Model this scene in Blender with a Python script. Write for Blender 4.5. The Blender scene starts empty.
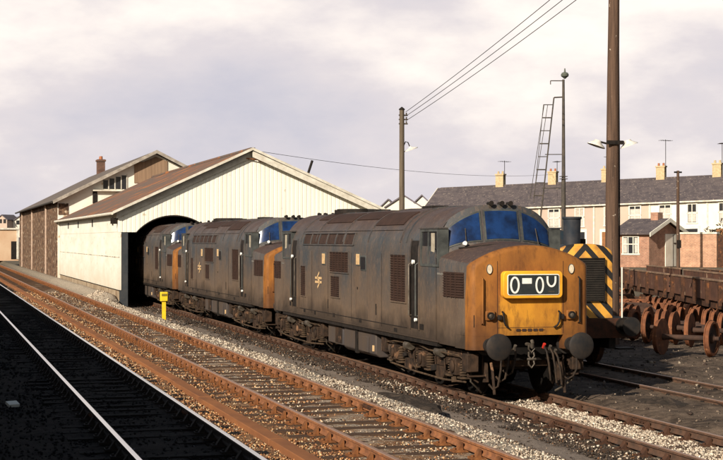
import bpy, bmesh, math, random
import numpy as np
from mathutils import Vector, Matrix
R = math.radians
rnd = random.Random(7)
SC = bpy.context.scene
COL = SC.collection

# ------------------------------------------------------------------ camera
cam = bpy.data.objects.new('camera', bpy.data.cameras.new('camera'))
COL.objects.link(cam)
cam.location = (0, 0, 3.15)
cam.rotation_euler = (R(90 + 0.355), 0, R(-15.98))
cam.data.sensor_width = 36
cam.data.lens = 36 * 1500 / 723
cam.data.clip_start = 0.1
cam.data.clip_end = 6000
SC.camera = cam

# ------------------------------------------------------------------ sky + sun
SUN_ELEV, SUN_HEAD = 27.0, 48.0          # light travels towards heading 48 deg (clockwise from +Y)
world = bpy.data.worlds.new('World'); SC.world = world; world.use_nodes = True
nt = world.node_tree; nt.nodes.clear()
def N(t, **k):
    n = nt.nodes.new(t)
    for a, b in k.items(): setattr(n, a, b)
    return n
L = nt.links.new
out = N('ShaderNodeOutputWorld'); bg = N('ShaderNodeBackground')
sky = N('ShaderNodeTexSky', sky_type='NISHITA', sun_disc=False)
sky.sun_elevation = R(SUN_ELEV); sky.sun_rotation = R(SUN_HEAD + 180)
sky.air_density = 1.3; sky.dust_density = 2.0
sc_ = N('ShaderNodeVectorMath', operation='SCALE'); sc_.inputs[3].default_value = 0.05
L(sky.outputs[0], sc_.inputs[0])
tc = N('ShaderNodeTexCoord')
mp = N('ShaderNodeMapping'); mp.inputs['Scale'].default_value = (1.0, 1.0, 2.3); mp.inputs['Location'].default_value = (0.37, 0.11, 0.25)
L(tc.outputs['Generated'], mp.inputs[0])
nz = N('ShaderNodeTexNoise'); nz.inputs['Scale'].default_value = 4.4; nz.inputs['Detail'].default_value = 9; nz.inputs['Roughness'].default_value = 0.56
L(mp.outputs[0], nz.inputs[0])
cr = N('ShaderNodeValToRGB')
e = cr.color_ramp.elements
e[0].position = 0.34; e[0].color = (0.47, 0.46, 0.52, 1)
e[1].position = 0.68; e[1].color = (0.88, 0.80, 0.73, 1)
m = cr.color_ramp.elements.new(0.51); m.color = (0.60, 0.555, 0.57, 1)
L(nz.outputs[0], cr.inputs[0])
# cloud sheet lies near the horizon and thins out overhead
sep = N('ShaderNodeSeparateXYZ'); L(tc.outputs['Generated'], sep.inputs[0])
mr = N('ShaderNodeMapRange'); mr.inputs[1].default_value = 0.18; mr.inputs[2].default_value = 0.36; mr.inputs[3].default_value = 1.0; mr.inputs[4].default_value = 0.06
L(sep.outputs[2], mr.inputs[0])
dt = N('ShaderNodeVectorMath', operation='DOT_PRODUCT'); dt.inputs[1].default_value = (math.sin(R(18)), math.cos(R(18)), 0); L(tc.outputs['Generated'], dt.inputs[0])
md = N('ShaderNodeMapRange'); md.inputs[1].default_value = 0.1; md.inputs[2].default_value = 0.75; md.inputs[3].default_value = 0.12; md.inputs[4].default_value = 1.0
L(dt.outputs['Value'], md.inputs[0])
mm_ = N('ShaderNodeMath', operation='MULTIPLY'); L(mr.outputs[0], mm_.inputs[0]); L(md.outputs[0], mm_.inputs[1])
# lighter high cloud
mr2 = N('ShaderNodeMapRange'); mr2.inputs[1].default_value = 0.02; mr2.inputs[2].default_value = 0.15; mr2.inputs[3].default_value = -0.06; mr2.inputs[4].default_value = 0.08
L(sep.outputs[2], mr2.inputs[0])
ad = N('ShaderNodeMath', operation='ADD'); L(nz.outputs[0], ad.inputs[0]); L(mr2.outputs[0], ad.inputs[1]); L(ad.outputs[0], cr.inputs[0])
mx = N('ShaderNodeMix', data_type='RGBA'); L(mm_.outputs[0], mx.inputs[0]); L(sc_.outputs[0], mx.inputs[6]); L(cr.outputs[0], mx.inputs[7])
L(mx.outputs[2], bg.inputs[0]); bg.inputs[1].default_value = 1.0
L(bg.outputs[0], out.inputs[0])

sl = bpy.data.lights.new('sun', 'SUN'); sun = bpy.data.objects.new('sun', sl); COL.objects.link(sun)
sl.energy = 4.8; sl.angle = R(0.55); sl.color = (1.0, 0.89, 0.74)
h, el = R(SUN_HEAD), R(SUN_ELEV)
d = Vector((math.sin(h) * math.cos(el), math.cos(h) * math.cos(el), -math.sin(el)))
sun.rotation_euler = d.to_track_quat('-Z', 'Y').to_euler()
vs = SC.view_settings
vs.view_transform = 'Standard'; vs.look = 'None'; vs.gamma = 1; vs.exposure = 0.4; vs.use_curve_mapping = False

# ------------------------------------------------------------------ materials
MATS = {}
def mat(name, c1, c2=None, scale=3.0, rough=0.8, metal=0.0, bump=0.0, bscale=None, spots=None, stretch=(1, 1, 1), lo=0.35, hi=0.65, detail=6, grad=None, spec=None):
    """noise mix of two colours; spots=(colour, scale, threshold) adds patchy marks; grad=(z0,z1,colour) dirt that fades with height"""
    if name in MATS: return MATS[name]
    m = bpy.data.materials.new(name); m.use_nodes = True
    t = m.node_tree; b = t.nodes['Principled BSDF']
    b.inputs['Roughness'].default_value = rough; b.inputs['Metallic'].default_value = metal
    b.inputs['Specular IOR Level'].default_value = spec if spec is not None else (0.5 if rough < .2 else 0.15)
    MATS[name] = m
    c2 = c2 or c1
    def n_(k): return t.nodes.new(k)
    co = n_('ShaderNodeTexCoord'); ma = n_('ShaderNodeMapping'); ma.inputs['Scale'].default_value = stretch
    t.links.new(co.outputs['Object'], ma.inputs[0])
    no = n_('ShaderNodeTexNoise'); no.inputs['Scale'].default_value = scale; no.inputs['Detail'].default_value = detail; no.inputs['Roughness'].default_value = 0.62
    t.links.new(ma.outputs[0], no.inputs[0])
    rr = n_('ShaderNodeMapRange'); rr.inputs[1].default_value = lo; rr.inputs[2].default_value = hi
    t.links.new(no.outputs[0], rr.inputs[0])
    mi = n_('ShaderNodeMix'); mi.data_type = 'RGBA'
    mi.inputs[6].default_value = (*c1, 1); mi.inputs[7].default_value = (*c2, 1)
    t.links.new(rr.outputs[0], mi.inputs[0]); col = mi.outputs[2]
    if grad:
        z0, z1, gc, st = grad
        se = n_('ShaderNodeSeparateXYZ'); t.links.new(co.outputs['Object'], se.inputs[0])
        g = n_('ShaderNodeMapRange'); g.inputs[1].default_value = z0; g.inputs[2].default_value = z1; g.inputs[3].default_value = st; g.inputs[4].default_value = 0
        n3 = n_('ShaderNodeTexNoise'); n3.inputs['Scale'].default_value = 1.3; n3.inputs['Detail'].default_value = 5
        t.links.new(co.outputs['Object'], n3.inputs[0])
        a = n_('ShaderNodeMath'); a.operation = 'MULTIPLY_ADD'; a.inputs[1].default_value = 1.4; a.inputs[2].default_value = -0.7
        t.links.new(n3.outputs[0], a.inputs[0])
        a2 = n_('ShaderNodeMath'); a2.operation = 'ADD'; t.links.new(se.outputs[2], a2.inputs[0]); t.links.new(a.outputs[0], a2.inputs[1])
        t.links.new(a2.outputs[0], g.inputs[0])
        m2 = n_('ShaderNodeMix'); m2.data_type = 'RGBA'; m2.inputs[7].default_value = (*gc, 1)
        t.links.new(g.outputs[0], m2.inputs[0]); t.links.new(col, m2.inputs[6]); col = m2.outputs[2]
    if spots:
        scol, ss, th = spots
        n2 = n_('ShaderNodeTexNoise'); n2.inputs['Scale'].default_value = ss; n2.inputs['Detail'].default_value = 4
        t.links.new(co.outputs['Object'], n2.inputs[0])
        r2 = n_('ShaderNodeMapRange'); r2.inputs[1].default_value = th; r2.inputs[2].default_value = th + 0.06
        t.links.new(n2.outputs[0], r2.inputs[0])
        m3 = n_('ShaderNodeMix'); m3.data_type = 'RGBA'; m3.inputs[7].default_value = (*scol, 1)
        t.links.new(r2.outputs[0], m3.inputs[0]); t.links.new(col, m3.inputs[6]); col = m3.outputs[2]
    t.links.new(col, b.inputs['Base Color'])
    if bump:
        nb = n_('ShaderNodeTexNoise'); nb.inputs['Scale'].default_value = bscale or scale * 4; nb.inputs['Detail'].default_value = 5
        t.links.new(co.outputs['Object'], nb.inputs[0])
        bu = n_('ShaderNodeBump'); bu.inputs['Strength'].default_value = 0.8; bu.inputs['Distance'].default_value = bump
        t.links.new(nb.outputs[0], bu.inputs['Height']); t.links.new(bu.outputs[0], b.inputs['Normal'])
    return m

def brick_mat(name, c1, c2, mortar, sx=0.23, sz=0.08, axis='XZ', rough=0.9, ms=0.012, scale=1.0, bias=0.0):
    m = bpy.data.materials.new(name); m.use_nodes = True; t = m.node_tree; b = t.nodes['Principled BSDF']
    b.inputs['Roughness'].default_value = rough; MATS[name] = m
    co = t.nodes.new('ShaderNodeTexCoord'); se = t.nodes.new('ShaderNodeSeparateXYZ'); cb = t.nodes.new('ShaderNodeCombineXYZ')
    t.links.new(co.outputs['Object'], se.inputs[0])
    ad_ = t.nodes.new('ShaderNodeMath'); t.links.new(se.outputs[0], ad_.inputs[0]); t.links.new(se.outputs[1], ad_.inputs[1])
    t.links.new(ad_.outputs[0], cb.inputs[0]); t.links.new(se.outputs[2], cb.inputs[1])
    br = t.nodes.new('ShaderNodeTexBrick'); br.inputs['Scale'].default_value = scale
    br.inputs['Color1'].default_value = (*c1, 1); br.inputs['Color2'].default_value = (*c2, 1); br.inputs['Mortar'].default_value = (*mortar, 1)
    br.inputs['Brick Width'].default_value = sx; br.inputs['Row Height'].default_value = sz; br.inputs['Mortar Size'].default_value = ms; br.inputs['Bias'].default_value = bias
    t.links.new(cb.outputs[0], br.inputs[0])
    no = t.nodes.new('ShaderNodeTexNoise'); no.inputs['Scale'].default_value = 2.2; no.inputs['Detail'].default_value = 8; no.inputs['Roughness'].default_value = 0.7
    t.links.new(co.outputs['Object'], no.inputs[0])
    rr = t.nodes.new('ShaderNodeMapRange'); rr.inputs[1].default_value = 0.3; rr.inputs[2].default_value = 0.7; rr.inputs[3].default_value = 0.6; rr.inputs[4].default_value = 1.25
    t.links.new(no.outputs[0], rr.inputs[0])
    vm = t.nodes.new('ShaderNodeVectorMath'); vm.operation = 'SCALE'; t.links.new(br.outputs[0], vm.inputs[0]); t.links.new(rr.outputs[0], vm.inputs[3])
    t.links.new(vm.outputs[0], b.inputs['Base Color'])
    bu = t.nodes.new('ShaderNodeBump'); bu.inputs['Distance'].default_value = 0.02; bu.inputs['Strength'].default_value = 0.6
    t.links.new(br.outputs[1], bu.inputs['Height']); bu.invert = True; t.links.new(bu.outputs[0], b.inputs['Normal'])
    return m

def loco_mat(name, base, dust, soot):
    """faded rail blue under soot, brown brake dust low down and streaks that run downwards"""
    m = bpy.data.materials.new(name); m.use_nodes = True; t = m.node_tree; b = t.nodes['Principled BSDF']; MATS[name] = m
    K = t.nodes.new; W = t.links.new
    co = K('ShaderNodeTexCoord'); oi = K('ShaderNodeNewGeometry')
    pos = co.outputs['Object']
    def noise(scale, stretch, det=6, ro=0.6, src=pos):
        mp_ = K('ShaderNodeMapping'); mp_.inputs['Scale'].default_value = stretch; W(src, mp_.inputs[0])
        n = K('ShaderNodeTexNoise'); n.inputs['Scale'].default_value = scale; n.inputs['Detail'].default_value = det; n.inputs['Roughness'].default_value = ro
        W(mp_.outputs[0], n.inputs[0]); return n.outputs[0]
    def rng(v, a, b_, c=0., d_=1.):
        r = K('ShaderNodeMapRange'); r.inputs[1].default_value = a; r.inputs[2].default_value = b_; r.inputs[3].default_value = c; r.inputs[4].default_value = d_
        W(v, r.inputs[0]); return r.outputs[0]
    def mix(f, a, b_):
        x = K('ShaderNodeMix'); x.data_type = 'RGBA'
        W(f, x.inputs[0])
        for i, v in ((6, a), (7, b_)):
            if isinstance(v, tuple): x.inputs[i].default_value = (*v, 1)
            else: W(v, x.inputs[i])
        return x.outputs[2]
    def mul(a, b_):
        x = K('ShaderNodeMath'); x.operation = 'MULTIPLY'; W(a, x.inputs[0])
        if isinstance(b_, float): x.inputs[1].default_value = b_
        else: W(b_, x.inputs[1])
        return x.outputs[0]
    se = K('ShaderNodeSeparateXYZ'); W(pos, se.inputs[0]); z = se.outputs[2]
    streak = noise(3.0, (1, 1, 0.12), 7, 0.65)
    cloud = noise(0.9, (1, 1, 1), 8, 0.62)
    fine = noise(14, (1, 1, 0.5), 6, 0.7)
    lat = se.outputs[1]
    mid = noise(1.6, (1, 0.8, 0.45), 6, 0.6)
    c = mix(rng(mid, 0.36, 0.66, 0.0, 0.75), base, dust)
    zz = K('ShaderNodeMath'); zz.operation = 'MULTIPLY_ADD'; W(cloud, zz.inputs[0]); zz.inputs[1].default_value = 1.6; W(z, zz.inputs[2])
    low = rng(zz.outputs[0], 3.5, 2.3)
    c = mix(mul(low, 0.8), c, dust)
    c = mix(mul(rng(zz.outputs[0], 3.2, 3.9), 0.55), c, base)
    # brown exhaust and brake dust on everything that faces up
    nsep = K('ShaderNodeSeparateXYZ'); W(oi.outputs['Normal'], nsep.inputs[0])
    c = mix(mul(rng(nsep.outputs[2], 0.3, 0.75), rng(cloud, 0.2, 0.55, 0.6, 0.95)), c, soot)
    c = mix(mul(rng(streak, 0.48, 0.70), 0.42), c, (soot[0] * 0.6, soot[1] * 0.6, soot[2] * 0.6))
    c = mix(mul(rng(fine, 0.50, 0.70), 0.5), c, (dust[0] * 1.5, dust[1] * 1.4, dust[2] * 1.35))
    # dark oily skirt
    c = mix(mul(rng(zz.outputs[0], 2.35, 1.9), 0.75), c, (0.022, 0.017, 0.014))
    W(c, b.inputs['Base Color']); W(rng(cloud, 0.3, 0.7, 0.45, 0.75), b.inputs['Roughness'])
    b.inputs['Specular IOR Level'].default_value = 0.22
    bu = K('ShaderNodeBump'); bu.inputs['Distance'].default_value = 0.012; bu.inputs['Strength'].default_value = 0.5
    W(noise(1.7, (1, 1, 0.7), 4, 0.5), bu.inputs['Height']); W(bu.outputs[0], b.inputs['Normal'])
    return m

def yellow_mat(name):
    m = bpy.data.materials.new(name); m.use_nodes = True; t = m.node_tree; b = t.nodes['Principled BSDF']; MATS[name] = m
    K = t.nodes.new; W = t.links.new
    co = K('ShaderNodeTexCoord'); se = K('ShaderNodeSeparateXYZ'); W(co.outputs['Object'], se.inputs[0])
    def noise(scale, stretch, det=6, ro=0.6):
        mp_ = K('ShaderNodeMapping'); mp_.inputs['Scale'].default_value = stretch; W(co.outputs['Object'], mp_.inputs[0])
        n = K('ShaderNodeTexNoise'); n.inputs['Scale'].default_value = scale; n.inputs['Detail'].default_value = det; n.inputs['Roughness'].default_value = ro
        W(mp_.outputs[0], n.inputs[0]); return n.outputs[0]
    def rng(v, a, b_, c=0., d_=1.):
        r = K('ShaderNodeMapRange'); r.inputs[1].default_value = a; r.inputs[2].default_value = b_; r.inputs[3].default_value = c; r.inputs[4].default_value = d_
        W(v, r.inputs[0]); return r.outputs[0]
    def math_(op, a, b_):
        x = K('ShaderNodeMath'); x.operation = op
        for i, v in ((0, a), (1, b_)):
            if isinstance(v, (int, float)): x.inputs[i].default_value = v
            else: W(v, x.inputs[i])
        return x.outputs[0]
    def mix(f, a, b_):
        x = K('ShaderNodeMix'); x.data_type = 'RGBA'; W(f, x.inputs[0])
        for i, v in ((6, a), (7, b_)):
            if isinstance(v, tuple): x.inputs[i].default_value = (*v, 1)
            else: W(v, x.inputs[i])
        return x.outputs[2]
    ax = math_('ABSOLUTE', se.outputs[0], 0)
    # wiped-clean panel under the headcode box, rest filmed with brown dirt
    wob = noise(5, (1, 1, 1)); 
    side = rng(math_('ADD', ax, math_('MULTIPLY', wob, 0.12)), 0.70, 0.74)
    up = rng(math_('ADD', se.outputs[2], math_('MULTIPLY', wob, 0.1)), 2.05, 2.12)
    dirty = math_('MAXIMUM', side, up)
    film = mix(rng(noise(1.6, (1, 1, 0.6), 7), 0.35, 0.65), (0.32, 0.128, 0.028), (0.14, 0.056, 0.020))
    clean = mix(rng(noise(4, (1, 1, 0.5)), 0.3, 0.7), (0.60, 0.275, 0.030), (0.38, 0.155, 0.025))
    c = mix(dirty, clean, film)
    c = mix(math_('MULTIPLY', rng(noise(7, (1, 1, 0.25), 7, 0.7), 0.50, 0.70), 0.75), c, (0.07, 0.032, 0.016))
    c = mix(math_('MULTIPLY', rng(math_('ADD', se.outputs[2], math_('MULTIPLY', wob, 0.5)), 1.85, 1.2), 0.85), c, (0.065, 0.030, 0.016))
    W(c, b.inputs['Base Color']); b.inputs['Roughness'].default_value = 0.6; b.inputs['Specular IOR Level'].default_value = 0.15
    return m

# ------------------------------------------------------------------ mesh builder
class MB:
    def __init__(s, f=None): s.bm = bmesh.new(); s.f = f
    def v(s, p): return s.bm.verts.new(p)
    def face(s, pts):
        try: return s.bm.faces.new([s.v(p) for p in pts])
        except ValueError: return None
    def box(s, x0, x1, y0, y1, z0, z1):
        P = [s.v((x, y, z)) for z in (z0, z1) for y in (y0, y1) for x in (x0, x1)]
        for q in ((0, 2, 3, 1), (4, 5, 7, 6), (0, 1, 5, 4), (2, 6, 7, 3), (0, 4, 6, 2), (1, 3, 7, 5)):
            s.bm.faces.new([P[i] for i in q])
        return s
    def obox(s, c, size, rz=0, rx=0, ry=0):
        M_ = Matrix.Translation(c) @ Matrix.Rotation(rz, 4, 'Z') @ Matrix.Rotation(ry, 4, 'Y') @ Matrix.Rotation(rx, 4, 'X')
        hx, hy, hz = [q / 2 for q in size]
        P = [s.v(M_ @ Vector((x, y, z))) for z in (-hz, hz) for y in (-hy, hy) for x in (-hx, hx)]
        for q in ((0, 2, 3, 1), (4, 5, 7, 6), (0, 1, 5, 4), (2, 6, 7, 3), (0, 4, 6, 2), (1, 3, 7, 5)):
            s.bm.faces.new([P[i] for i in q])
        return s
    def cyl(s, p0, p1, r, r2=None, seg=12, caps=True):
        p0, p1 = Vector(p0), Vector(p1); r2 = r if r2 is None else r2
        ax = (p1 - p0).normalized(); u = ax.orthogonal().normalized(); w = ax.cross(u)
        A, B = [], []
        for i in range(seg):
            a = 2 * math.pi * i / seg; d_ = u * math.cos(a) + w * math.sin(a)
            A.append(s.v(p0 + d_ * r)); B.append(s.v(p1 + d_ * r2))
        for i in range(seg):
            j = (i + 1) % seg; s.bm.faces.new((A[i], A[j], B[j], B[i]))
        if caps: s.bm.faces.new(A[::-1]); s.bm.faces.new(B)
        return s
    def tube(s, pts, r, seg=8):
        pts = [Vector(p) for p in pts]; rings = []
        u = None
        for i, p in enumerate(pts):
            a = (pts[min(i + 1, len(pts) - 1)] - pts[max(i - 1, 0)]).normalized()
            if u is None: u = a.orthogonal().normalized()
            u = (u - a * u.dot(a)).normalized(); w = a.cross(u)
            rings.append([s.v(p + (u * math.cos(2 * math.pi * k / seg) + w * math.sin(2 * math.pi * k / seg)) * r) for k in range(seg)])
        for A, B in zip(rings, rings[1:]):
            for k in range(seg): s.bm.faces.new((A[k], A[(k + 1) % seg], B[(k + 1) % seg], B[k]))
        s.bm.faces.new(rings[0][::-1]); s.bm.faces.new(rings[-1])
        return s
    def lathe(s, c, ax, prof, seg=16):
        """prof: list of (distance along axis, radius)"""
        c, ax = Vector(c), Vector(ax).normalized(); u = ax.orthogonal().normalized(); w = ax.cross(u); rings = []
        for a, r in prof:
            rings.append([s.v(c + ax * a + (u * math.cos(2 * math.pi * k / seg) + w * math.sin(2 * math.pi * k / seg)) * max(r, 1e-4)) for k in range(seg)])
        for A, B in zip(rings, rings[1:]):
            for k in range(seg): s.bm.faces.new((A[k], A[(k + 1) % seg], B[(k + 1) % seg], B[k]))
        s.bm.faces.new(rings[0][::-1]); s.bm.faces.new(rings[-1])
        return s
    def prism(s, poly, axis, a, b):
        """poly in the two other axes (order x,y,z without axis)"""
        def mk(p, t):
            return {'x': (t, p[0], p[1]), 'y': (p[0], t, p[1]), 'z': (p[0], p[1], t)}[axis]
        A = [s.v(mk(p, a)) for p in poly]; B = [s.v(mk(p, b)) for p in poly]; n = len(poly)
        for i in range(n): s.bm.faces.new((A[i], A[(i + 1) % n], B[(i + 1) % n], B[i]))
        s.bm.faces.new(A[::-1]); s.bm.faces.new(B)
        return s
    def loft(s, secs, cap0=True, cap1=True, closed=True):
        rings = [[s.v(p) for p in sec] for sec in secs]
        for A, B in zip(rings, rings[1:]):
            n = len(A)
            for k in range(n if closed else n - 1): s.bm.faces.new((A[k], A[(k + 1) % n], B[(k + 1) % n], B[k]))
        if cap0: s.bm.faces.new(rings[0][::-1])
        if cap1: s.bm.faces.new(rings[-1])
        return s
    def build(s, name, m, parent=None, smooth=32, kind=None, label=None, bevel=0):
        bm = s.bm
        if s.f:
            for v_ in bm.verts: v_.co = s.f(v_.co)
        bmesh.ops.remove_doubles(bm, verts=bm.verts, dist=1e-5)
        bmesh.ops.recalc_face_normals(bm, faces=bm.faces)
        if smooth:
            for f_ in bm.faces: f_.smooth = True
            lim = R(smooth)
            for e_ in bm.edges:
                if len(e_.link_faces) != 2 or e_.calc_face_angle(0) > lim: e_.smooth = False
        me = bpy.data.meshes.new(name); bm.to_mesh(me); bm.free()
        me.materials.append(m)
        o = bpy.data.objects.new(name, me); COL.objects.link(o)
        if parent: o.parent = parent
        if kind: o['kind'] = kind
        if label: o['label'] = label
        if bevel:
            bv = o.modifiers.new('bevel', 'BEVEL'); bv.width = bevel; bv.segments = 2; bv.limit_method = 'ANGLE'
        return o

def tag(o, label=None, cat=None, group=None, kind=None):
    if label: o['label'] = label
    if cat: o['category'] = cat
    if group: o['group'] = group
    if kind: o['kind'] = kind
    return o
def thing(name, loc, label, cat, group=None, rz=0):
    o = bpy.data.objects.new(name, None); COL.objects.link(o)
    o.location = loc; o.rotation_euler = (0, 0, rz); o.empty_display_size = 0.3
    return tag(o, label, cat, group)
def inst(src, parent, loc=None):
    c = src.copy(); COL.objects.link(c); c.parent = parent
    if loc is not None: c.location = loc
    return c
def copy_tree(o, parent=None):
    kids = [q for q in bpy.data.objects if q.parent == o]
    c = o.copy(); COL.objects.link(c); c.parent = parent
    for q in kids: copy_tree(q, c)
    return c

# ---- shared materials
shade_black = mat('underside_shade_black', (0.004, 0.0035, 0.003), (0.009, 0.007, 0.006), 6, 0.8)  # near black puts the shade under the engines into the colour
black = mat('black_grime', (0.010, 0.009, 0.008), (0.026, 0.02, 0.017), 6, 0.7, bump=0.003)
dark_glass = mat('dark_glass', (0.02, 0.022, 0.025), (0.03, 0.03, 0.035), 1, 0.12)
white_paint = mat('white_paint', (0.78, 0.75, 0.66), (0.66, 0.62, 0.52), 1.4, 0.6)
rust = mat('rail_rust', (0.25, 0.095, 0.035), (0.14, 0.055, 0.025), 5, 0.85, bump=0.004, spots=((0.34, 0.15, 0.06), 9, 0.58))
dark_rust = mat('dark_rust', (0.09, 0.042, 0.024), (0.045, 0.025, 0.018), 5, 0.85, bump=0.004, spots=((0.17, 0.07, 0.03), 6, 0.6))

# ------------------------------------------------------------------ ground
def sm(a, b, x):
    t = min(1, max(0, (x - a) / (b - a))); return t * t * (3 - 2 * t)
def gz(x, y):
    z = 0.19
    z += (-0.39) * sm(8.0, 9.3, x)                       # main line bed drops to the sidings
    z += 0.11 * sm(12.5, 13.4, x)
    if y > 40: z += 1.40 * sm(70, 87, y) * sm(19, 32, x)
    if y > 72: z += 0.42 * sm(72.0, 74.5, y) * sm(7.9, 8.6, x) * (1 - sm(8.65, 8.8, x))
    if y > 260: z += 1.0 * sm(260, 400, y)
    if y > 120: z += 0.9 * sm(120, 200, y) * sm(30, 60, x)
    if y < 8 and x < 2: z = min(z, 0.19)
    return z
def lines(segs):
    o = [segs[0][0]]
    for a, b, st in segs:
        n = max(1, round((b - a) / st)); o += [a + (b - a) * i / n for i in range(1, n + 1)]
    return o
xs = lines([(-2500, -60, 300), (-60, -2, 8), (-2, 2, .5), (2, 18, .18), (18, 40, .7), (40, 120, 6), (120, 3500, 400)])
ys = lines([(-60, 12, 6), (12, 45, .22), (45, 100, .6), (100, 200, 4), (200, 4500, 300)])
bm = bmesh.new(); rows = []
nr = np.random.RandomState(3)
for y in ys:
    row = []
    for x in xs:
        n = 0
        if 1 < x < 40 and 12 < y < 100: n = nr.uniform(-.014, .014) + .02 * math.sin(x * 3.1 + y * 1.7) * math.sin(y * 2.3 - x)
        row.append(bm.verts.new((x, y, gz(x, y) + n)))
    rows.append(row)
for a, b in zip(rows, rows[1:]):
    for i in range(len(a) - 1): bm.faces.new((a[i], a[i + 1], b[i + 1], b[i]))
for f_ in bm.faces: f_.smooth = True
me = bpy.data.meshes.new('ground'); bm.to_mesh(me); bm.free()
ground = bpy.data.objects.new('ground', me); COL.objects.link(ground); ground['kind'] = 'structure'

def ground_material():
    m = bpy.data.materials.new('ground_cinder'); m.use_nodes = True; t = m.node_tree; b = t.nodes['Principled BSDF']; MATS['ground'] = m
    K = t.nodes.new; W = t.links.new
    b.inputs['Roughness'].default_value = 0.95; b.inputs['Specular IOR Level'].default_value = 0.15
    co = K('ShaderNodeTexCoord'); pos = co.outputs['Object']; se = K('ShaderNodeSeparateXYZ'); W(pos, se.inputs[0])
    def noise(scale, det=6, ro=0.65):
        n = K('ShaderNodeTexNoise'); n.inputs['Scale'].default_value = scale; n.inputs['Detail'].default_value = det; n.inputs['Roughness'].default_value = ro
        W(pos, n.inputs[0]); return n.outputs[0]
    def rng(v, a, b_, c=0., d_=1.):
        r = K('ShaderNodeMapRange'); r.inputs[1].default_value = a; r.inputs[2].default_value = b_; r.inputs[3].default_value = c; r.inputs[4].default_value = d_
        W(v, r.inputs[0]); return r.outputs[0]
    def mth(op, a, b_):
        x = K('ShaderNodeMath'); x.operation = op
        for i, v in ((0, a), (1, b_)):
            if isinstance(v, (int, float)): x.inputs[i].default_value = v
            else: W(v, x.inputs[i])
        return x.outputs[0]
    def mix(f, a, b_):
        x = K('ShaderNodeMix'); x.data_type = 'RGBA'; W(f, x.inputs[0])
        for i, v in ((6, a), (7, b_)):
            if isinstance(v, tuple): x.inputs[i].default_value = (*v, 1)
            else: W(v, x.inputs[i])
        return x.outputs[2]
    wob = mth('ADD', se.outputs[0], mth('MULTIPLY_ADD' if False else 'MULTIPLY', mth('SUBTRACT', noise(1.1), 0.5), 1.1))
    fine = noise(28, 3, 0.8); med = noise(5, 6)
    cin = mix(rng(med, .35, .65), (0.008, 0.007, 0.006), (0.018, 0.014, 0.012))  # shade over the nearest track is darkened into this tone
    rus = mix(rng(fine, .35, .65), (0.10, 0.048, 0.022), (0.33, 0.19, 0.10))
    wht = mix(rng(fine, .38, .60), (0.11, 0.085, 0.065), (0.50, 0.43, 0.34))
    pth = mix(rng(med, .3, .7), (0.165, 0.132, 0.108), (0.245, 0.20, 0.165))
    drk = mix(rng(fine, .4, .68), (0.028, 0.021, 0.017), (0.13, 0.10, 0.078))
    yrd = mix(rng(mth('ADD', mth('MULTIPLY', med, .45), mth('MULTIPLY', noise(.55, 7), .55)), .42, .60), (0.050, 0.036, 0.027), (0.185, 0.135, 0.098))
    far = mix(rng(med, .3, .7), (0.10, 0.085, 0.06), (0.17, 0.14, 0.10))
    c = cin
    def step(c, x, new, w=.12): return mix(rng(wob, x - w, x + w), c, new)
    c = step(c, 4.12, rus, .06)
    c = step(c, 5.55, mix(rng(noise(2.0), .4, .6), rus, wht), .3)
    c = step(c, 7.25, wht, .15)
    c = step(c, 8.6, pth, .25)
    c = step(c, 9.85, drk, .2)
    # clean pale stone in front of the train, oily black under it
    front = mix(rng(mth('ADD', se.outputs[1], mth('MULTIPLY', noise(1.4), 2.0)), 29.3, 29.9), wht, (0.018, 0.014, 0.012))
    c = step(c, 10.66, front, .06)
    c = step(c, 12.25, yrd, .12)
    c = mix(rng(se.outputs[1], 95, 180), c, far)
    c = mix(rng(wob, 24, 40), c, far)
    W(c, b.inputs['Base Color'])
    bu = K('ShaderNodeBump'); bu.inputs['Distance'].default_value = 0.045; bu.inputs['Strength'].default_value = 0.9
    W(mth('ADD', noise(16, 5, 0.7), mth('MULTIPLY', noise(3, 4), 1.0)), bu.inputs['Height']); W(bu.outputs[0], b.inputs['Normal'])
    return m
me.materials.append(ground_material())

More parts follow.
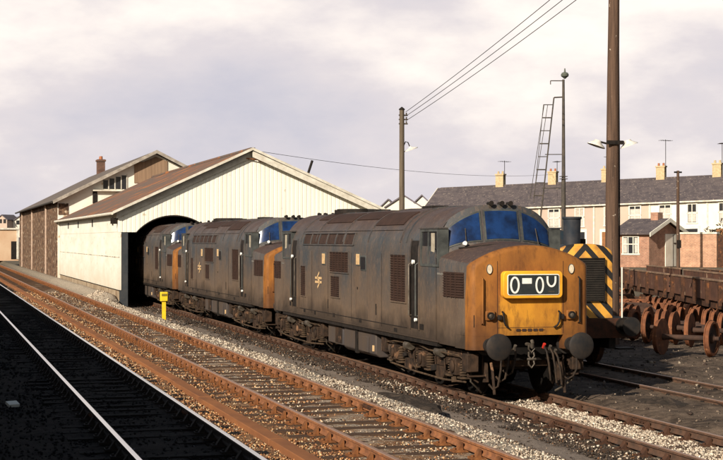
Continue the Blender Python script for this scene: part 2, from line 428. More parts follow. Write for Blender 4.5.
# ------------------------------------------------------------------ stones
def vcol_mat(name, rough=0.9):
    m = bpy.data.materials.new(name); m.use_nodes = True; t = m.node_tree; b = t.nodes['Principled BSDF']
    b.inputs['Roughness'].default_value = rough; b.inputs['Specular IOR Level'].default_value = 0.2
    a = t.nodes.new('ShaderNodeAttribute'); a.attribute_name = 'stone'; t.links.new(a.outputs[0], b.inputs['Base Color'])
    return m
stone_m = vcol_mat('ballast_stone')
OCT = np.array([(1, 0, 0), (-1, 0, 0), (0, 1, 0), (0, -1, 0), (0, 0, 1), (0, 0, -1), ], float)
OF = np.array([(0, 2, 4), (2, 1, 4), (1, 3, 4), (3, 0, 4), (2, 0, 5), (1, 2, 5), (3, 1, 5), (0, 3, 5)])
def scatter(name, pts, sizes, cols, seed, label, cat='ballast'):
    r = np.random.RandomState(seed); n = len(pts)
    q = r.normal(size=(n, 4)); q /= np.linalg.norm(q, axis=1)[:, None]
    w, x, y, z = q.T
    Rm = np.stack([np.stack([1 - 2 * (y * y + z * z), 2 * (x * y - z * w), 2 * (x * z + y * w)], -1),
                   np.stack([2 * (x * y + z * w), 1 - 2 * (x * x + z * z), 2 * (y * z - x * w)], -1),
                   np.stack([2 * (x * z - y * w), 2 * (y * z + x * w), 1 - 2 * (x * x + y * y)], -1)], 1)
    base = OCT[None] * r.uniform(.6, 1.15, (n, 6, 1)) * np.stack([np.ones(n), r.uniform(.6, 1, n), r.uniform(.5, .85, n)], -1)[:, None]
    base = base + r.normal(0, .12, base.shape)
    V = np.einsum('nij,nkj->nki', Rm, base) * sizes[:, None, None] + pts[:, None]
    F = (OF[None] + np.arange(n)[:, None, None] * 6)
    me = bpy.data.meshes.new(name)
    me.vertices.add(n * 6); me.vertices.foreach_set('co', V.astype(np.float32).ravel())
    me.loops.add(n * 24); me.loops.foreach_set('vertex_index', F.astype(np.int32).ravel())
    me.polygons.add(n * 8); me.polygons.foreach_set('loop_start', np.arange(0, n * 24, 3, dtype=np.int32))
    me.polygons.foreach_set('loop_total', np.full(n * 8, 3, np.int32))
    me.update(); me.validate()
    at = me.attributes.new('stone', 'FLOAT_COLOR', 'POINT')
    c4 = np.ones((n, 6, 4), np.float32); c4[:, :, :3] = cols[:, None]
    at.data.foreach_set('color', c4.ravel())
    me.materials.append(stone_m)
    o = bpy.data.objects.new(name, me); COL.objects.link(o); tag(o, label, cat, kind='stuff')
    return o
gzv = np.vectorize(gz)
def band(x0, x1, y0, y1, n, seed, power=1.6):
    r = np.random.RandomState(seed)
    x = r.uniform(x0, x1, n); y = y0 + (y1 - y0) * r.uniform(0, 1, n) ** power
    return r, x, y
def pal(r, n, choices):
    cs = np.array([c for c, _ in choices]); w = np.array([p for _, p in choices], float); w /= w.sum()
    return cs[r.choice(len(cs), n, p=w)] * r.uniform(.7, 1.25, (n, 1))
RUS = [((0.42, 0.20, 0.085), 3), ((0.16, 0.07, 0.035), 4), ((0.58, 0.38, 0.20), 2.5), ((0.07, 0.04, 0.025), 3), ((0.5, 0.4, 0.27), 1)]
WHT = [((0.54, 0.455, 0.355), 5), ((0.40, 0.32, 0.24), 3), ((0.11, 0.075, 0.055), 3.5), ((0.70, 0.62, 0.50), 1.8)]
MIXC = RUS + [((0.60, 0.49, 0.36), 6), ((0.12, 0.07, 0.04), 4), ((0.05, 0.035, 0.028), 4)]
DRK = [((0.035, 0.026, 0.021), 7), ((0.08, 0.06, 0.045), 3), ((0.22, 0.17, 0.13), .7), ((0.42, 0.35, 0.27), .25), ((0.14, 0.07, 0.035), 1)]
def on_sleeper(cx, keep=.15):
    def f(x, y, r):
        k = np.abs(((y - 16 + .36) % .72) - .36) < .125
        on_rail = np.abs(np.abs(x - cx) - .752) < .07
        return (k & (np.abs(x - cx) < 1.28) & (r.uniform(size=len(x)) > keep)) | on_rail
    return f
def both(f, g): return lambda x, y, r: f(x, y, r) | g(x, y, r)
def lay(name, x0, x1, y0, y1, n, seed, P_, size, label, up=0.0, power=1.6, skip=None):
    r, x, y = band(x0, x1, y0, y1, n, seed, power)
    if skip is not None:
        k = ~skip(x, y, r); x, y = x[k], y[k]
    n = len(x)
    s = size * r.uniform(.55, 1.35, n) * (1 + (y - 18) / 70)
    z = gzv(x, y) + up + r.uniform(-.02, .018, n)
    scatter(name, np.stack([x, y, z], -1), s, pal(r, n, P_), seed + 50, label)
lay('rusty_ballast', 4.1, 5.55, 17, 85, 34000, 1, RUS, .024, 'rust stained ballast stones between the polished rail and the rusty track', power=1.9, skip=on_sleeper(6.35))
lay('mixed_ballast', 5.5, 7.3, 17, 85, 42000, 2, MIXC, .024, 'pale and rusty ballast stones between the two rusty rails', power=1.9, skip=on_sleeper(6.35), up=-.012)
def edge9(x, y, r): return (x > 8.35 + .35 * np.sin(y * .9) + .2 * np.sin(y * 2.7) + r.normal(0, .12, len(x)))
lay('pale_gravel', 7.2, 9.1, 17, 80, 36000, 3, WHT, .024, 'pale gravel strip beside the orange rusty rail', power=1.8, skip=both(edge9, on_sleeper(6.35)))
lay('cess_gravel', 8.2, 10.0, 18, 72, 2600, 4, DRK, .026, 'scattered dark grit on the grey cinder path', power=1.3)
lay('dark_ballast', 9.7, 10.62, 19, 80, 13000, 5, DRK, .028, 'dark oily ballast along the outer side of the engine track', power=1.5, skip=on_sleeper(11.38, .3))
lay('spilled_stone', 10.0, 10.62, 19, 34, 900, 16, WHT, .03, 'thin scatter of pale stones along the outer rail of the engine track', power=1.0)
lay('yard_lumps', 12.6, 20, 21, 42, 260, 17, [((0.16, 0.12, 0.09), 3), ((0.05, 0.035, 0.028), 3), ((0.4, 0.33, 0.25), .6)], .06, 'larger stones and clinker lumps lying on the yard floor', power=1.0)
lay('white_ballast', 10.68, 12.08, 17, 28.9, 16000, 6, WHT, .03, 'clean whitish ballast between the rails in front of the leading engine', power=1.0)
lay('yard_grit', 12.2, 24, 20, 60, 5200, 7, [((0.12, 0.095, 0.075), 5), ((0.05, 0.04, 0.03), 4), ((0.26, 0.2, 0.15), 1)], .028, 'brown grit scattered over the yard right of the leading engine', power=1.2)
lay('shaded_ballast', 0.9, 4.05, 17, 60, 9000, 8, [((0.008, 0.007, 0.0065), 8), ((0.018, 0.015, 0.013), 2), ((0.10, 0.10, 0.11), .03)], .032, 'ballast between the two polished rails, its near black colour carrying the shade', power=1.5)  # stone colours darkened to near black to carry the shade

# ------------------------------------------------------------------ tracks
def rail_mat(name, side, top, rough, metal, side2=None):
    m = bpy.data.materials.new(name); m.use_nodes = True; t = m.node_tree; b = t.nodes['Principled BSDF']
    K = t.nodes.new; W = t.links.new
    g = K('ShaderNodeTexCoord'); gg = K('ShaderNodeNewGeometry'); s_ = K('ShaderNodeSeparateXYZ'); W(gg.outputs['Normal'], s_.inputs[0])
    sp = K('ShaderNodeSeparateXYZ'); W(g.outputs['Object'], sp.inputs[0])
    up = K('ShaderNodeMath'); up.operation = 'GREATER_THAN'; up.inputs[1].default_value = 0.7; W(s_.outputs[2], up.inputs[0])
    hi = K('ShaderNodeMath'); hi.operation = 'GREATER_THAN'; hi.inputs[1].default_value = -0.012; W(sp.outputs[2], hi.inputs[0])
    f = K('ShaderNodeMath'); f.operation = 'MULTIPLY'; W(up.outputs[0], f.inputs[0]); W(hi.outputs[0], f.inputs[1])
    n = K('ShaderNodeTexNoise'); n.inputs['Scale'].default_value = 7; n.inputs['Detail'].default_value = 6; W(g.outputs['Object'], n.inputs[0])
    r_ = K('ShaderNodeMapRange'); r_.inputs[1].default_value = .35; r_.inputs[2].default_value = .65; W(n.outputs[0], r_.inputs[0])
    a = K('ShaderNodeMix'); a.data_type = 'RGBA'; a.inputs[6].default_value = (*side, 1); a.inputs[7].default_value = (*(side2 or side), 1); W(r_.outputs[0], a.inputs[0])
    x = K('ShaderNodeMix'); x.data_type = 'RGBA'; W(f.outputs[0], x.inputs[0]); W(a.outputs[2], x.inputs[6]); x.inputs[7].default_value = (*top, 1)
    W(x.outputs[2], b.inputs['Base Color'])
    rr = K('ShaderNodeMapRange'); rr.inputs[3].default_value = .85; rr.inputs[4].default_value = rough; W(f.outputs[0], rr.inputs[0]); W(rr.outputs[0], b.inputs['Roughness'])
    mm = K('ShaderNodeMath'); mm.operation = 'MULTIPLY'; mm.inputs[1].default_value = metal; W(f.outputs[0], mm.inputs[0]); W(mm.outputs[0], b.inputs['Metallic'])
    return m
rail_shiny = rail_mat('polished_rail', (0.014, 0.010, 0.008), (0.86, 0.83, 0.80), 0.22, 1.0)
rail_rusty = rail_mat('rusty_rail', (0.31, 0.125, 0.048), (0.34, 0.20, 0.13), 0.45, 0.3, (0.17, 0.068, 0.03))
rail_brown = rail_mat('brown_rail', (0.12, 0.06, 0.035), (0.34, 0.20, 0.13), 0.4, 0.5, (0.06, 0.034, 0.022))
PROF = [(-.035, 0), (-.024, .004 - .006), (-.036, -.012), (-.036, -.038), (-.012, -.05), (-.01, -.11), (-.034, -.122), (-.034, -.145)]
RP = [(-.026, 0.0), (-.036, -.008), (-.036, -.038), (-.011, -.05), (-.01, -.11), (-.034, -.122), (-.034, -.145)]
RP = RP + [(-x, z) for x, z in RP[::-1]]
wood = mat('sleeper_wood', (0.040, 0.025, 0.017), (0.10, 0.060, 0.038), 6, 0.95, bump=0.01, stretch=(0.3, 3, 1))
wood_dark = mat('sleeper_wood_dark', (0.006, 0.0055, 0.005), (0.012, 0.010, 0.009), 6, 0.95, bump=0.01, stretch=(0.3, 3, 1))  # copy of the sleeper wood with the shade put into its colour
chair_rust = mat('chair_rust', (0.27, 0.11, 0.04), (0.10, 0.042, 0.02), 9, 0.9, bump=0.004)
def track(name_label, cx, zh, y0, y1, rm, wm, cm, group, vis0=16, step=.72, sl_y1=None):
    t = thing('railway_track', (cx, y0, zh), name_label, 'railway track')
    for s in (-1, 1):
        mb = MB(); mb.prism([(s * .752 + x, z) for x, z in RP], 'y', 0, y1 - y0)
        mb.build('rail', rm, t, smooth=0)
    # sleeper and chair prototypes
    def sleeper_mb(mb, oy, j=0): mb.obox((rnd.uniform(-.03, .03), oy, -.255 + rnd.uniform(-.008, .008)), (2.58, .25, .13), rz=rnd.uniform(-.012, .012)); return mb
    def chair_mb(mb, s, oy):
        x = s * .752
        mb.box(x - .19, x + .19, oy - .09, oy + .09, -.192, -.16)
        for q in (-1, 1):
            a, b_ = x + q * .045, x + q * .125
            mb.prism([(min(a, b_), -.16), (max(a, b_), -.16), ((a if q > 0 else b_ + 0) , -.16), ] if False else [(a, -.162), (b_, -.162), (a + q * .01, -.055), (a, -.055)], 'y', oy - .06, oy + .06)
            mb.cyl((x + q * .155, oy, -.16), (x + q * .155, oy, -.135), .022, seg=6)
        return mb
    start = vis0 - y0
    ys_ = [start + i * step for i in range(int((y1 - vis0) / step))]
    sp = [sleeper_mb(MB(), 0).build('sleeper', wm, t) for _ in range(4)]
    for q in sp: q.location = (0, -500, 0)
    k = 0
    for i, yy in enumerate(ys_[:100]):
        if i < 4: sp[i].location = (0, yy + rnd.uniform(-.03, .03), 0)
        else: inst(sp[i % 4], t, (rnd.uniform(-.06, .06), yy + rnd.uniform(-.03, .03), rnd.uniform(-.012, .008))).rotation_euler = (0, 0, rnd.uniform(-.012, .012))
    cp = [chair_mb(MB(), s, 0).build('rail_chair', cm, t) for s in (-1, 1)]
    for i, yy in enumerate(ys_[:50]):
        for c in cp:
            if i == 0: c.location = (0, yy, 0)
            else: inst(c, t, (0, yy, 0))
    mb = MB()
    for yy in ys_[50:]:
        for s in (-1, 1): chair_mb(mb, s, yy)
    if ys_[50:]: mb.build('rail_chair', cm, t, kind='stuff')
    if ys_[100:]:
        mb = MB()
        for yy in ys_[100:]: sleeper_mb(mb, yy)
        mb.build('sleeper', wm, t, kind='stuff')
    mb0 = None
    for s in (-1, 1):
        for yy in (24.3, 42.6, 60.9):
            if yy > y1 - 3: continue
            mb = MB()
            for q in (-1, 1):
                mb.box(s * .752 + q * .012, s * .752 + q * .042, yy - y0 - .26, yy - y0 + .26, -.115, -.05)
                for b_ in (-.19, -.07, .07, .19): mb.cyl((s * .752 + q * .04, yy - y0 + b_, -.083), (s * .752 + q * .065, yy - y0 + b_, -.083), .018, seg=6)
            mb.build('fishplate', dark_rust, t)
    return t
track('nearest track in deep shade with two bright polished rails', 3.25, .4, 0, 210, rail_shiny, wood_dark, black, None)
track('orange rusty track between the polished rails and the engines', 6.35, .4, 0, 210, rail_rusty, wood, chair_rust, None)
track('brown siding track that the three blue engines stand on', 11.38, 0, 0, 105, rail_brown, wood, dark_rust, None)
track('track almost buried in dark cinders right of the engines', 15.52, 0, 0, 70, rail_brown, wood_dark, black, None)
# rust covered cable trough / loose rail lying along the main line
mb = MB()
for i in range(60):
    y = i * 3.0 + .0
    mb.obox((4.78 + .03 * math.sin(i * .7), y + 1.5, .235 + rnd.uniform(-.006, .006)), (.23, 2.985, .11), rz=rnd.uniform(-.004, .004))
o = mb.build('cable_trough', mat('trough_rust', (0.30, 0.125, 0.05), (0.20, 0.085, 0.04), 2.0, 0.9, bump=0.006, stretch=(1, .3, 1)), bevel=.01)
tag(o, 'flat rust brown cable trough lying in the ballast left of the orange rusty track', 'cable trough')

# ------------------------------------------------------------------ locomotives
LEN = 18.745
loco_side = loco_mat('faded_blue_paint', (0.044, 0.053, 0.062), (0.138, 0.094, 0.062), (0.068, 0.044, 0.038))
yel = yellow_mat('dirty_yellow_paint')
yel_clean = mat('bright_yellow_paint', (0.82, 0.43, 0.03), (0.66, 0.30, 0.03), 3, 0.45)
blue_glass = mat('blue_screen_glass', (0.012, 0.038, 0.125), (0.008, 0.017, 0.048), 2.2, 0.14, spec=0.18, lo=.4, hi=.6)
grille_m = mat('brown_grille', (0.052, 0.029, 0.022), (0.035, 0.021, 0.017), 4, 0.8, bump=0.002)
frame_m = mat('grey_frame', (0.085, 0.09, 0.085), (0.04, 0.043, 0.042), 4, 0.5)
cream = mat('cream_mark', (0.66, 0.46, 0.25), (0.46, 0.30, 0.15), 8, 0.7)
headc_white = mat('white_enamel', (0.82, 0.82, 0.78), (0.70, 0.70, 0.65), 8, 0.5)
headc_black = mat('headcode_black', (0.022, 0.028, 0.03), (0.035, 0.04, 0.04), 5, 0.35)
bogie_m = mat('bogie_brown', (0.06, 0.036, 0.023), (0.016, 0.012, 0.010), 5, 0.8, bump=0.006, spots=((0.17, 0.095, 0.055), 4.5, 0.61))
spring_m = mat('spring_dust', (0.10, 0.065, 0.04), (0.035, 0.025, 0.018), 6, 0.85)
tank_m = mat('tank_grey', (0.055, 0.05, 0.052), (0.085, 0.062, 0.046), 1.6, 0.6, bump=0.004, stretch=(1, 1, .4))
buffer_m = mat('buffer_steel', (0.016, 0.016, 0.017), (0.036, 0.028, 0.023), 4, 0.6, bump=.003)
hose_m = mat('rubber_hose', (0.018, 0.014, 0.012), (0.05, 0.033, 0.022), 6, 0.7)
red_m = mat('red_cock', (0.45, 0.03, 0.02), None, 2, 0.5)
steel_m = mat('worn_steel', (0.13, 0.11, 0.09), (0.05, 0.04, 0.03), 6, 0.5, metal=0.3)
lamp_white = mat('lamp_lens', (0.75, 0.66, 0.5), (0.5, 0.4, 0.28), 12, 0.3)
bead_white = mat('white_grab_end', (0.85, 0.85, 0.82), None, 1, 0.4)

def outline(w, zb, zs, zc, p=.75, q=.95, n=12):
    pts = [(-w, zb), (-w, (zb + zs) / 2)]
    for i in range(n + 1):
        a = math.pi / 2 * i / n
        pts.append((-w * math.cos(a) ** p if i < n else 0, zs + (zc - zs) * math.sin(a) ** q))
    return pts + [(-x, z) for x, z in pts[-2::-1]]
def nose_outline(w, zb, zs, zc, n=12):
    pts = [(-w, zb), (-w, (zb + zs) / 2)]
    for i in range(n + 1):
        k = 1 - i / n
        x = -w * k; z = zs + (zc - zs) * (1 - k ** 2.1)
        if i == 0: z -= .05
        if i == 1: x = -w * .975; z = zs + .012
        pts.append((x if i < n else 0, z))
    return pts + [(-x, z) for x, z in pts[-2::-1]]
RW, RZS, RZC = 1.35, 2.85, 3.88
def roofpt(a, off=0.0):
    x = -RW * max(0, math.cos(a)) ** .75; z = RZS + (RZC - RZS) * max(0, math.sin(a)) ** .95
    nx, nz = -math.cos(a) * .9, math.sin(a)
    l = math.hypot(nx, nz); return x + nx / l * off, z + nz / l * off

def make_loco(label, group):
    t = thing('diesel_locomotive', (11.4, 27.1, 0), label, 'locomotive', group)
    # --- main shell, cab front to cab front
    secs = []
    for y, w, zb, zs, zc in ((2.62, 1.345, 1.0, RZS, RZC), (4.4, RW, 1.0, RZS, RZC), (9.37, RW, 1.0, RZS, RZC), (LEN - 4.4, RW, 1.0, RZS, RZC), (LEN - 2.62, 1.345, 1.0, RZS, RZC)):
        secs.append([(x, y, z) for x, z in outline(w, zb, zs, zc)])
    def ring(fy, w):
        r_ = []
        for x, z in outline(w, 1.0, RZS, RZC): r_.append((x, fy(x, z), z))
        return r_
    cfy = lambda x, z: (2.02 + .27 * (abs(x) / 1.3) ** 2 + .20) if z > RZS + .001 else 2.39
    secs = [ring(cfy, 1.345), ring(lambda x, z: 2.75, 1.347)] + secs[1:-1] + [ring(lambda x, z: LEN - 2.75, 1.347), ring(lambda x, z: LEN - cfy(x, z), 1.345)]
    mb = MB(); mb.loft(secs, False, False); mb.build('body', loco_side, t, smooth=30)
    # roof gear
    mb = MB()
    def patch(mb, y0, y1, a0, a1, off, n=6, both=True):
        for sgn in ((1, -1) if both else (1,)):
            A = [roofpt(a0 + (a1 - a0) * i / n, off) for i in range(n + 1)]; B = [roofpt(a0 + (a1 - a0) * i / n, -.01) for i in range(n + 1)]
            poly = [(x * sgn, z) for x, z in A] + [(x * sgn, z) for x, z in B[::-1]]
            mb.prism(poly, 'y', y0, y1)
    for y0, y1, a0, a1 in ((5.2, 7.4, R(36), R(62)), (7.6, 9.6, R(48), R(70)), (9.9, 12.4, R(44), R(68)), (12.7, 13.7, R(52), R(76))):
        patch(mb, y0, y1, a0, a1, .022)
    mb.build('roof_hatch', grille_m, t)
    mb = MB()
    for y in (4.45, 4.9, 7.5, 9.75, 12.55, 14.3): patch(mb, y - .025, y + .025, R(12), R(90), .02, 14)
    for y0, y1 in ((4.9, 14.3),): patch(mb, y0, y1, R(28), R(29.5), .022, 2)
    mb.build('roof_rib', loco_side, t)
    mb = MB(); mb.cyl((0, 13.2, 3.85), (0, 13.2, 3.97), .62, seg=28); mb.cyl((0, 13.2, 3.97), (0, 13.2, 3.99), .55, seg=28)
    mb.build('roof_fan', black, t)
    for y in (6.4, 11.0): MB().box(-.22, .22, y - .35, y + .35, 3.82, 3.94).build('exhaust_port', black, t, bevel=.02)
    # cantrail louvre windows with slanted dividers
    mb = MB()
    patch(mb, 8.75, 13.95, R(9), R(23), .012, 5)
    mb.build('cantrail_louvre', mat('louvre_dark', (0.03, 0.019, 0.016), (0.055, 0.033, 0.026), 5, .8), t)
    mb = MB()
    for i in range(7):
        y = 8.72 + i * .87; patch(mb, y - .035, y + .035, R(8), R(24), .035, 5)
    patch(mb, 8.65, 14.05, R(23.5), R(25), .045, 2); patch(mb, 8.7, 14.0, R(7), R(8.5), .03, 2)
    mb.build('louvre_frame', loco_side, t)
    # side grilles (both sides)
    def grille(y0, y1, z0, z1, vert=False, frame=True, depth=.0):
        for s in (-1, 1):
            mb = MB(); x = s * (RW + .004)
            mb.box(min(x, x - s * .03), max(x, x - s * .03), y0, y1, z0, z1)
            n = int((z1 - z0) / .052)
            for i in range(n):
                z = z0 + (i + .5) * (z1 - z0) / n
                mb.obox((x + s * .008, (y0 + y1) / 2, z), (.016, y1 - y0, .014), ry=s * .6)
            k = max(1, round((y1 - y0) / .31))
            for i in range(1, k): mb.box(*sorted((x, x + s * .028)), y0 + (y1 - y0) * i / k - .012, y0 + (y1 - y0) * i / k + .012, z0, z1)
            mb.build('side_grille', grille_m, t)
            if frame:
                mb = MB(); e = .03
                for a in ((y0 - e, y1 + e, z1, z1 + e), (y0 - e, y1 + e, z0 - e, z0), (y0 - e, y0, z0, z1), (y1, y1 + e, z0, z1)):
                    mb.box(*sorted((x - s * .02, x + s * .022)), *a)
                mb.build('grille_frame', loco_side, t)
    grille(4.42, 5.55, 1.76, 2.80); grille(9.15, 10.98, 2.31, 2.82); grille(10.0, 10.88, 1.66, 2.19); grille(13.63, 14.2, 1.57, 2.4)
    # small side windows
    for s in (-1, 1):
        for y, z0, z1, w_, mm in ((11.63, 2.50, 2.77, .15, cream), (8.28, 2.53, 2.79, .15, cream), (7.82, 2.42, 2.72, .2, dark_glass)):
            x = s * RW
            f = MB().box(*sorted((x - s * .02, x + s * .014)), y - w_ - .035, y + w_ + .035 - .0, z0 - .035, z1 + .035).build('side_window', frame_m, t, bevel=.01)
            MB().box(*sorted((x, x + s * .02)), y - w_, y + w_, z0, z1).build('window_pane', mm, f)
        # panel seams, lockers, fillers, lifting pockets
        mb = MB(); x = s * RW
        for y in (6.3, 8.9, 11.2, 12.95, 14.45): mb.box(*sorted((x - s * .01, x + s * .005)), y - .004, y + .004, 1.12, 2.82)
        mb.box(*sorted((x - s * .01, x + s * .004)), 4.35, 14.4, 1.19, 1.21)
        mb.build('panel_seam', black, t)
        mb = MB()
        for y, z, a, b_ in ((3.4, 1.28, .2, .06), (6.75, 1.5, .035, .13), (11.2, 1.45, .035, .12), (10.3, 2.08, .05, .035), (8.35, 1.95, .04, .03), (12.6, 1.15, .09, .05), (10.6, 1.18, .1, .05), (8.1, 1.17, .1, .05), (5.2, 1.1, .12, .05), (15.4, 1.28, .2, .06), (13.8, 1.16, .09, .05)):
            mb.box(*sorted((x - s * .01, x + s * .006)), y - a, y + a, z - b_, z + b_)
        mb.build('body_pocket', black, t)
        # dark solebar line and lower edge
        MB().box(*sorted((s * 1.20, s * 1.36)), 2.3, LEN - 2.3, .93, 1.005).build('solebar', black, t)
        MB().box(*sorted((s * 1.30, s * 1.372)), 2.2, LEN - 2.2, 1.02, 1.06).build('sill_rail', loco_side, t)
        # double arrow emblem
        mb = MB(); x = s * (RW + .004); cy, cz = 12.2, 2.05
        def bar(y0, z0, y1, z1, w_=.062):
            dy, dz = y1 - y0, z1 - z0; l = math.hypot(dy, dz); ny, nz_ = -dz / l * w_ / 2, dy / l * w_ / 2
            mb.prism([(y0 + ny, z0 + nz_), (y1 + ny, z1 + nz_), (y1 - ny, z1 - nz_), (y0 - ny, z0 - nz_)], 'x', *sorted((x - .006, x + s * .006 + .0)))
        S_ = -s
        bar(cy - .36, cz + .055, cy + .36, cz + .055); bar(cy - .36, cz - .055, cy + .36, cz - .055)
        bar(cy + S_ * .16, cz + .055, cy - S_ * .10, cz + .21); bar(cy + S_ * .10, cz - .055 + .11, cy + S_ * .10 - S_ * .26, cz - .055) 
        bar(cy + S_ * .10, cz - .21, cy - S_ * .16, cz - .055)
        mb.build('double_arrow_emblem', cream, t)
    # --- ends
    for end in (0, 1):
        f = (lambda c: c) if end == 0 else (lambda c: Vector((-c[0], LEN - c[1], c[2])))
        B = lambda: MB(f)
        # nose (blue part)
        secs = []
        def nw(y): return 1.245 + (y - .66) * .25 if y < .86 else min(1.337, 1.295 + (y - .86) * .09)
        def nzs(y): return 2.66 + (y - .66) * .07
        def nzc(y): return 3.03 + (y - .66) * .06
        for y, zb in ((.66, 1.25), (.86, 1.25), (1.25, 1.25), (1.26, 1.0), (1.7, 1.0), (2.42, 1.0)):
            secs.append([(x, y, z) for x, z in nose_outline(nw(y), zb, nzs(y), nzc(y))])
        B().loft(secs).build('nose', loco_side, t, smooth=30)
        secs = []
        for y, ins in ((.55, .11), (.560, .07), (.59, .03), (.645, -.004)):
            secs.append([(x, y, z) for x, z in nose_outline(1.245 - ins, 1.25, 2.66 - ins * .5, 3.03 - ins * .8)])
        for k in (.4, 1.0):
            sec = []
            for (x, z) in nose_outline(1, 1.25, 2.66, 3.03):
                ye = .665 + k * (.135 - .11 * sm(2.5, 2.72, z))
                w_, zs_, zc_ = nw(ye) + .004, nzs(ye) + .003, nzc(ye) + .004
                sec.append((x * w_, ye, z if z <= 2.60 else zs_ + (z - 2.66) / .37 * (zc_ - zs_)))
            secs.append(sec)
        B().loft(secs, True, False).build('yellow_nose_end', yel, t, smooth=40)
        # yellow returns on the sides + cheeks below
        for s in (-1, 1):
            pl = [(.55, 1.135), (.560, 1.175), (.59, 1.215), (.645, 1.249), (.80, 1.284)]
            B().prism([(s * .70, .55)] + [(s * w, y) for y, w in pl] + [(s * .70, .80)], 'z', .97, 1.249).build('valance_cheek', yel, t, smooth=40)
            B().prism([(s * 1.0, .801), (s * 1.278, .801), (s * 1.329, 1.26), (s * 1.0, 1.26)], 'z', .98, 1.249).build('nose_skirt', loco_side, t)
        # cab front: curved raked windscreen wall
        def cf(u, v):
            top = 2.85 + 1.03 * (max(0, 1 - (abs(u) / 1.35) ** 2.67)) ** .36 - .0
            top = RZS + (RZC - RZS) * max(0, math.sin(math.acos(min(1, (abs(u) / 1.345) ** (1 / .75))))) ** .95
            bot = min(top - .02, 3.11 - .33 * (abs(u) / 1.3) ** 2.1)
            y0 = 2.02 + .27 * (abs(u) / 1.3) ** 2
            return Vector((u, y0 + .20 * v, bot + (top - bot) * v))
        us = [-1.34 + 2.68 * i / 40 for i in range(41)]
        mb = B(); G = [[mb.v(cf(u, v / 8)) for u in us] for v in range(9)]
        for a, b_ in zip(G, G[1:]):
            for i in range(40): mb.bm.faces.new((a[i], a[i + 1], b_[i + 1], b_[i]))
        top = [mb.v(Vector((cf(u, 1)[0], 2.40, cf(u, 1)[2] - .012))) for u in us]
        for i in range(40): mb.bm.faces.new((G[8][i], G[8][i + 1], top[i + 1], top[i]))
        bot = [mb.v(Vector((cf(u, 0)[0], 2.75, cf(u, 0)[2] - .02))) for u in us]
        for i in range(40): mb.bm.faces.new((G[0][i], bot[i], bot[i + 1], G[0][i + 1]))
        for s in (0, 40):
            mb.bm.faces.new((G[0][s], G[8][s], top[s], bot[s]))
        # side cheeks of the cab front down to the waist
        mb.build('cab_front', loco_side, t, smooth=40)
        def pane(u0, u1, v0, v1, off, n=10):
            mb = B()
            def P(u, v):
                p = cf(u, v); q = (cf(u + .01, v) - cf(u - .01, v)).cross(cf(u, v + .02) - cf(u, v - .02)).normalized()
                if q.y > 0: q = -q
                return p + q * off
            F_ = [[mb.v(P(u0 + (u1 - u0) * i / n, v0(i / n) + (v1(i / n) - v0(i / n)) * j / 4)) for i in range(n + 1)] for j in range(5)]
            B_ = [[mb.v(P(u0 + (u1 - u0) * i / n, v0(i / n) + (v1(i / n) - v0(i / n)) * j / 4) + Vector((0, .02 + off, 0))) for i in range(n + 1)] for j in range(5)]
            for a, b_ in zip(F_, F_[1:]):
                for i in range(n): mb.bm.faces.new((a[i], a[i + 1], b_[i + 1], b_[i]))
            ring = [F_[0][i] for i in range(n + 1)] + [F_[j][n] for j in range(1, 5)] + [F_[4][i] for i in range(n - 1, -1, -1)] + [F_[j][0] for j in range(3, 0, -1)]
            rb = [B_[0][i] for i in range(n + 1)] + [B_[j][n] for j in range(1, 5)] + [B_[4][i] for i in range(n - 1, -1, -1)] + [B_[j][0] for j in range(3, 0, -1)]
            m_ = len(ring)
            for i in range(m_): mb.bm.faces.new((ring[i], ring[(i + 1) % m_], rb[(i + 1) % m_], rb[i]))
            return mb
        cst = lambda v: (lambda i: v)
        frs = ((-.385, .385, cst(.03), cst(.86), -.35, .35, cst(.07), cst(.82)),
               (-1.14, -.44, lambda i: .16 - .12 * i, lambda i: .76 + .10 * i, -1.11, -.475, lambda i: .20 - .12 * i, lambda i: .71 + .10 * i),
               (.44, 1.14, lambda i: .04 + .12 * i, lambda i: .86 - .10 * i, .475, 1.11, lambda i: .08 + .12 * i, lambda i: .81 - .10 * i))
        for u0, u1, v0, v1, a0, a1, b0, b1 in frs:
            fo = pane(u0, u1, v0, v1, .014).build('windscreen', frame_m, t, smooth=40)
            pane(a0, a1, b0, b1, .022).build('windscreen_pane', blue_glass, fo, smooth=40)
        for s in (-1, 1):
            p0, p1 = cf(s * .80, .02), cf(s * .78, .50)
            B().tube([p0 + Vector((0, -.05, 0)), p0 + Vector((0, -.06, .06)), p1 + Vector((0, -.04, 0))], .009, 6).build('wiper', steel_m, t)
        B().tube([(-.95, 2.1, 2.97), (-.8, 1.8, 2.99), (-.55, 1.5, 3.03), (-.30, 1.45, 3.05), (.0, 1.7, 3.08), (.4, 1.75, 3.06), (.8, 1.8, 2.97)], .014, 6).build('washer_pipe', black, t)
        MB(f).lathe((-.84, 2.06, 3.06), (0, -1, .2), [(0, .0), (.0, .045), (.05, .045), (.06, 0)], 10).build('washer_bottle', bead_white, t)
        # roof horns
        for x in (-.22, .02, .21):
            ho = B().lathe((x, 2.34, 3.90), (0, -1, 0), [(0, .02), (.0, .034), (.12, .038), (.2, .052), (.22, .052), (.22, .0)], 12).build('roof_horn', black, t)
            MB(f).box(x - .03, x + .03, 2.20, 2.30, 3.80, 3.86).build('horn_bracket', steel_m, ho)
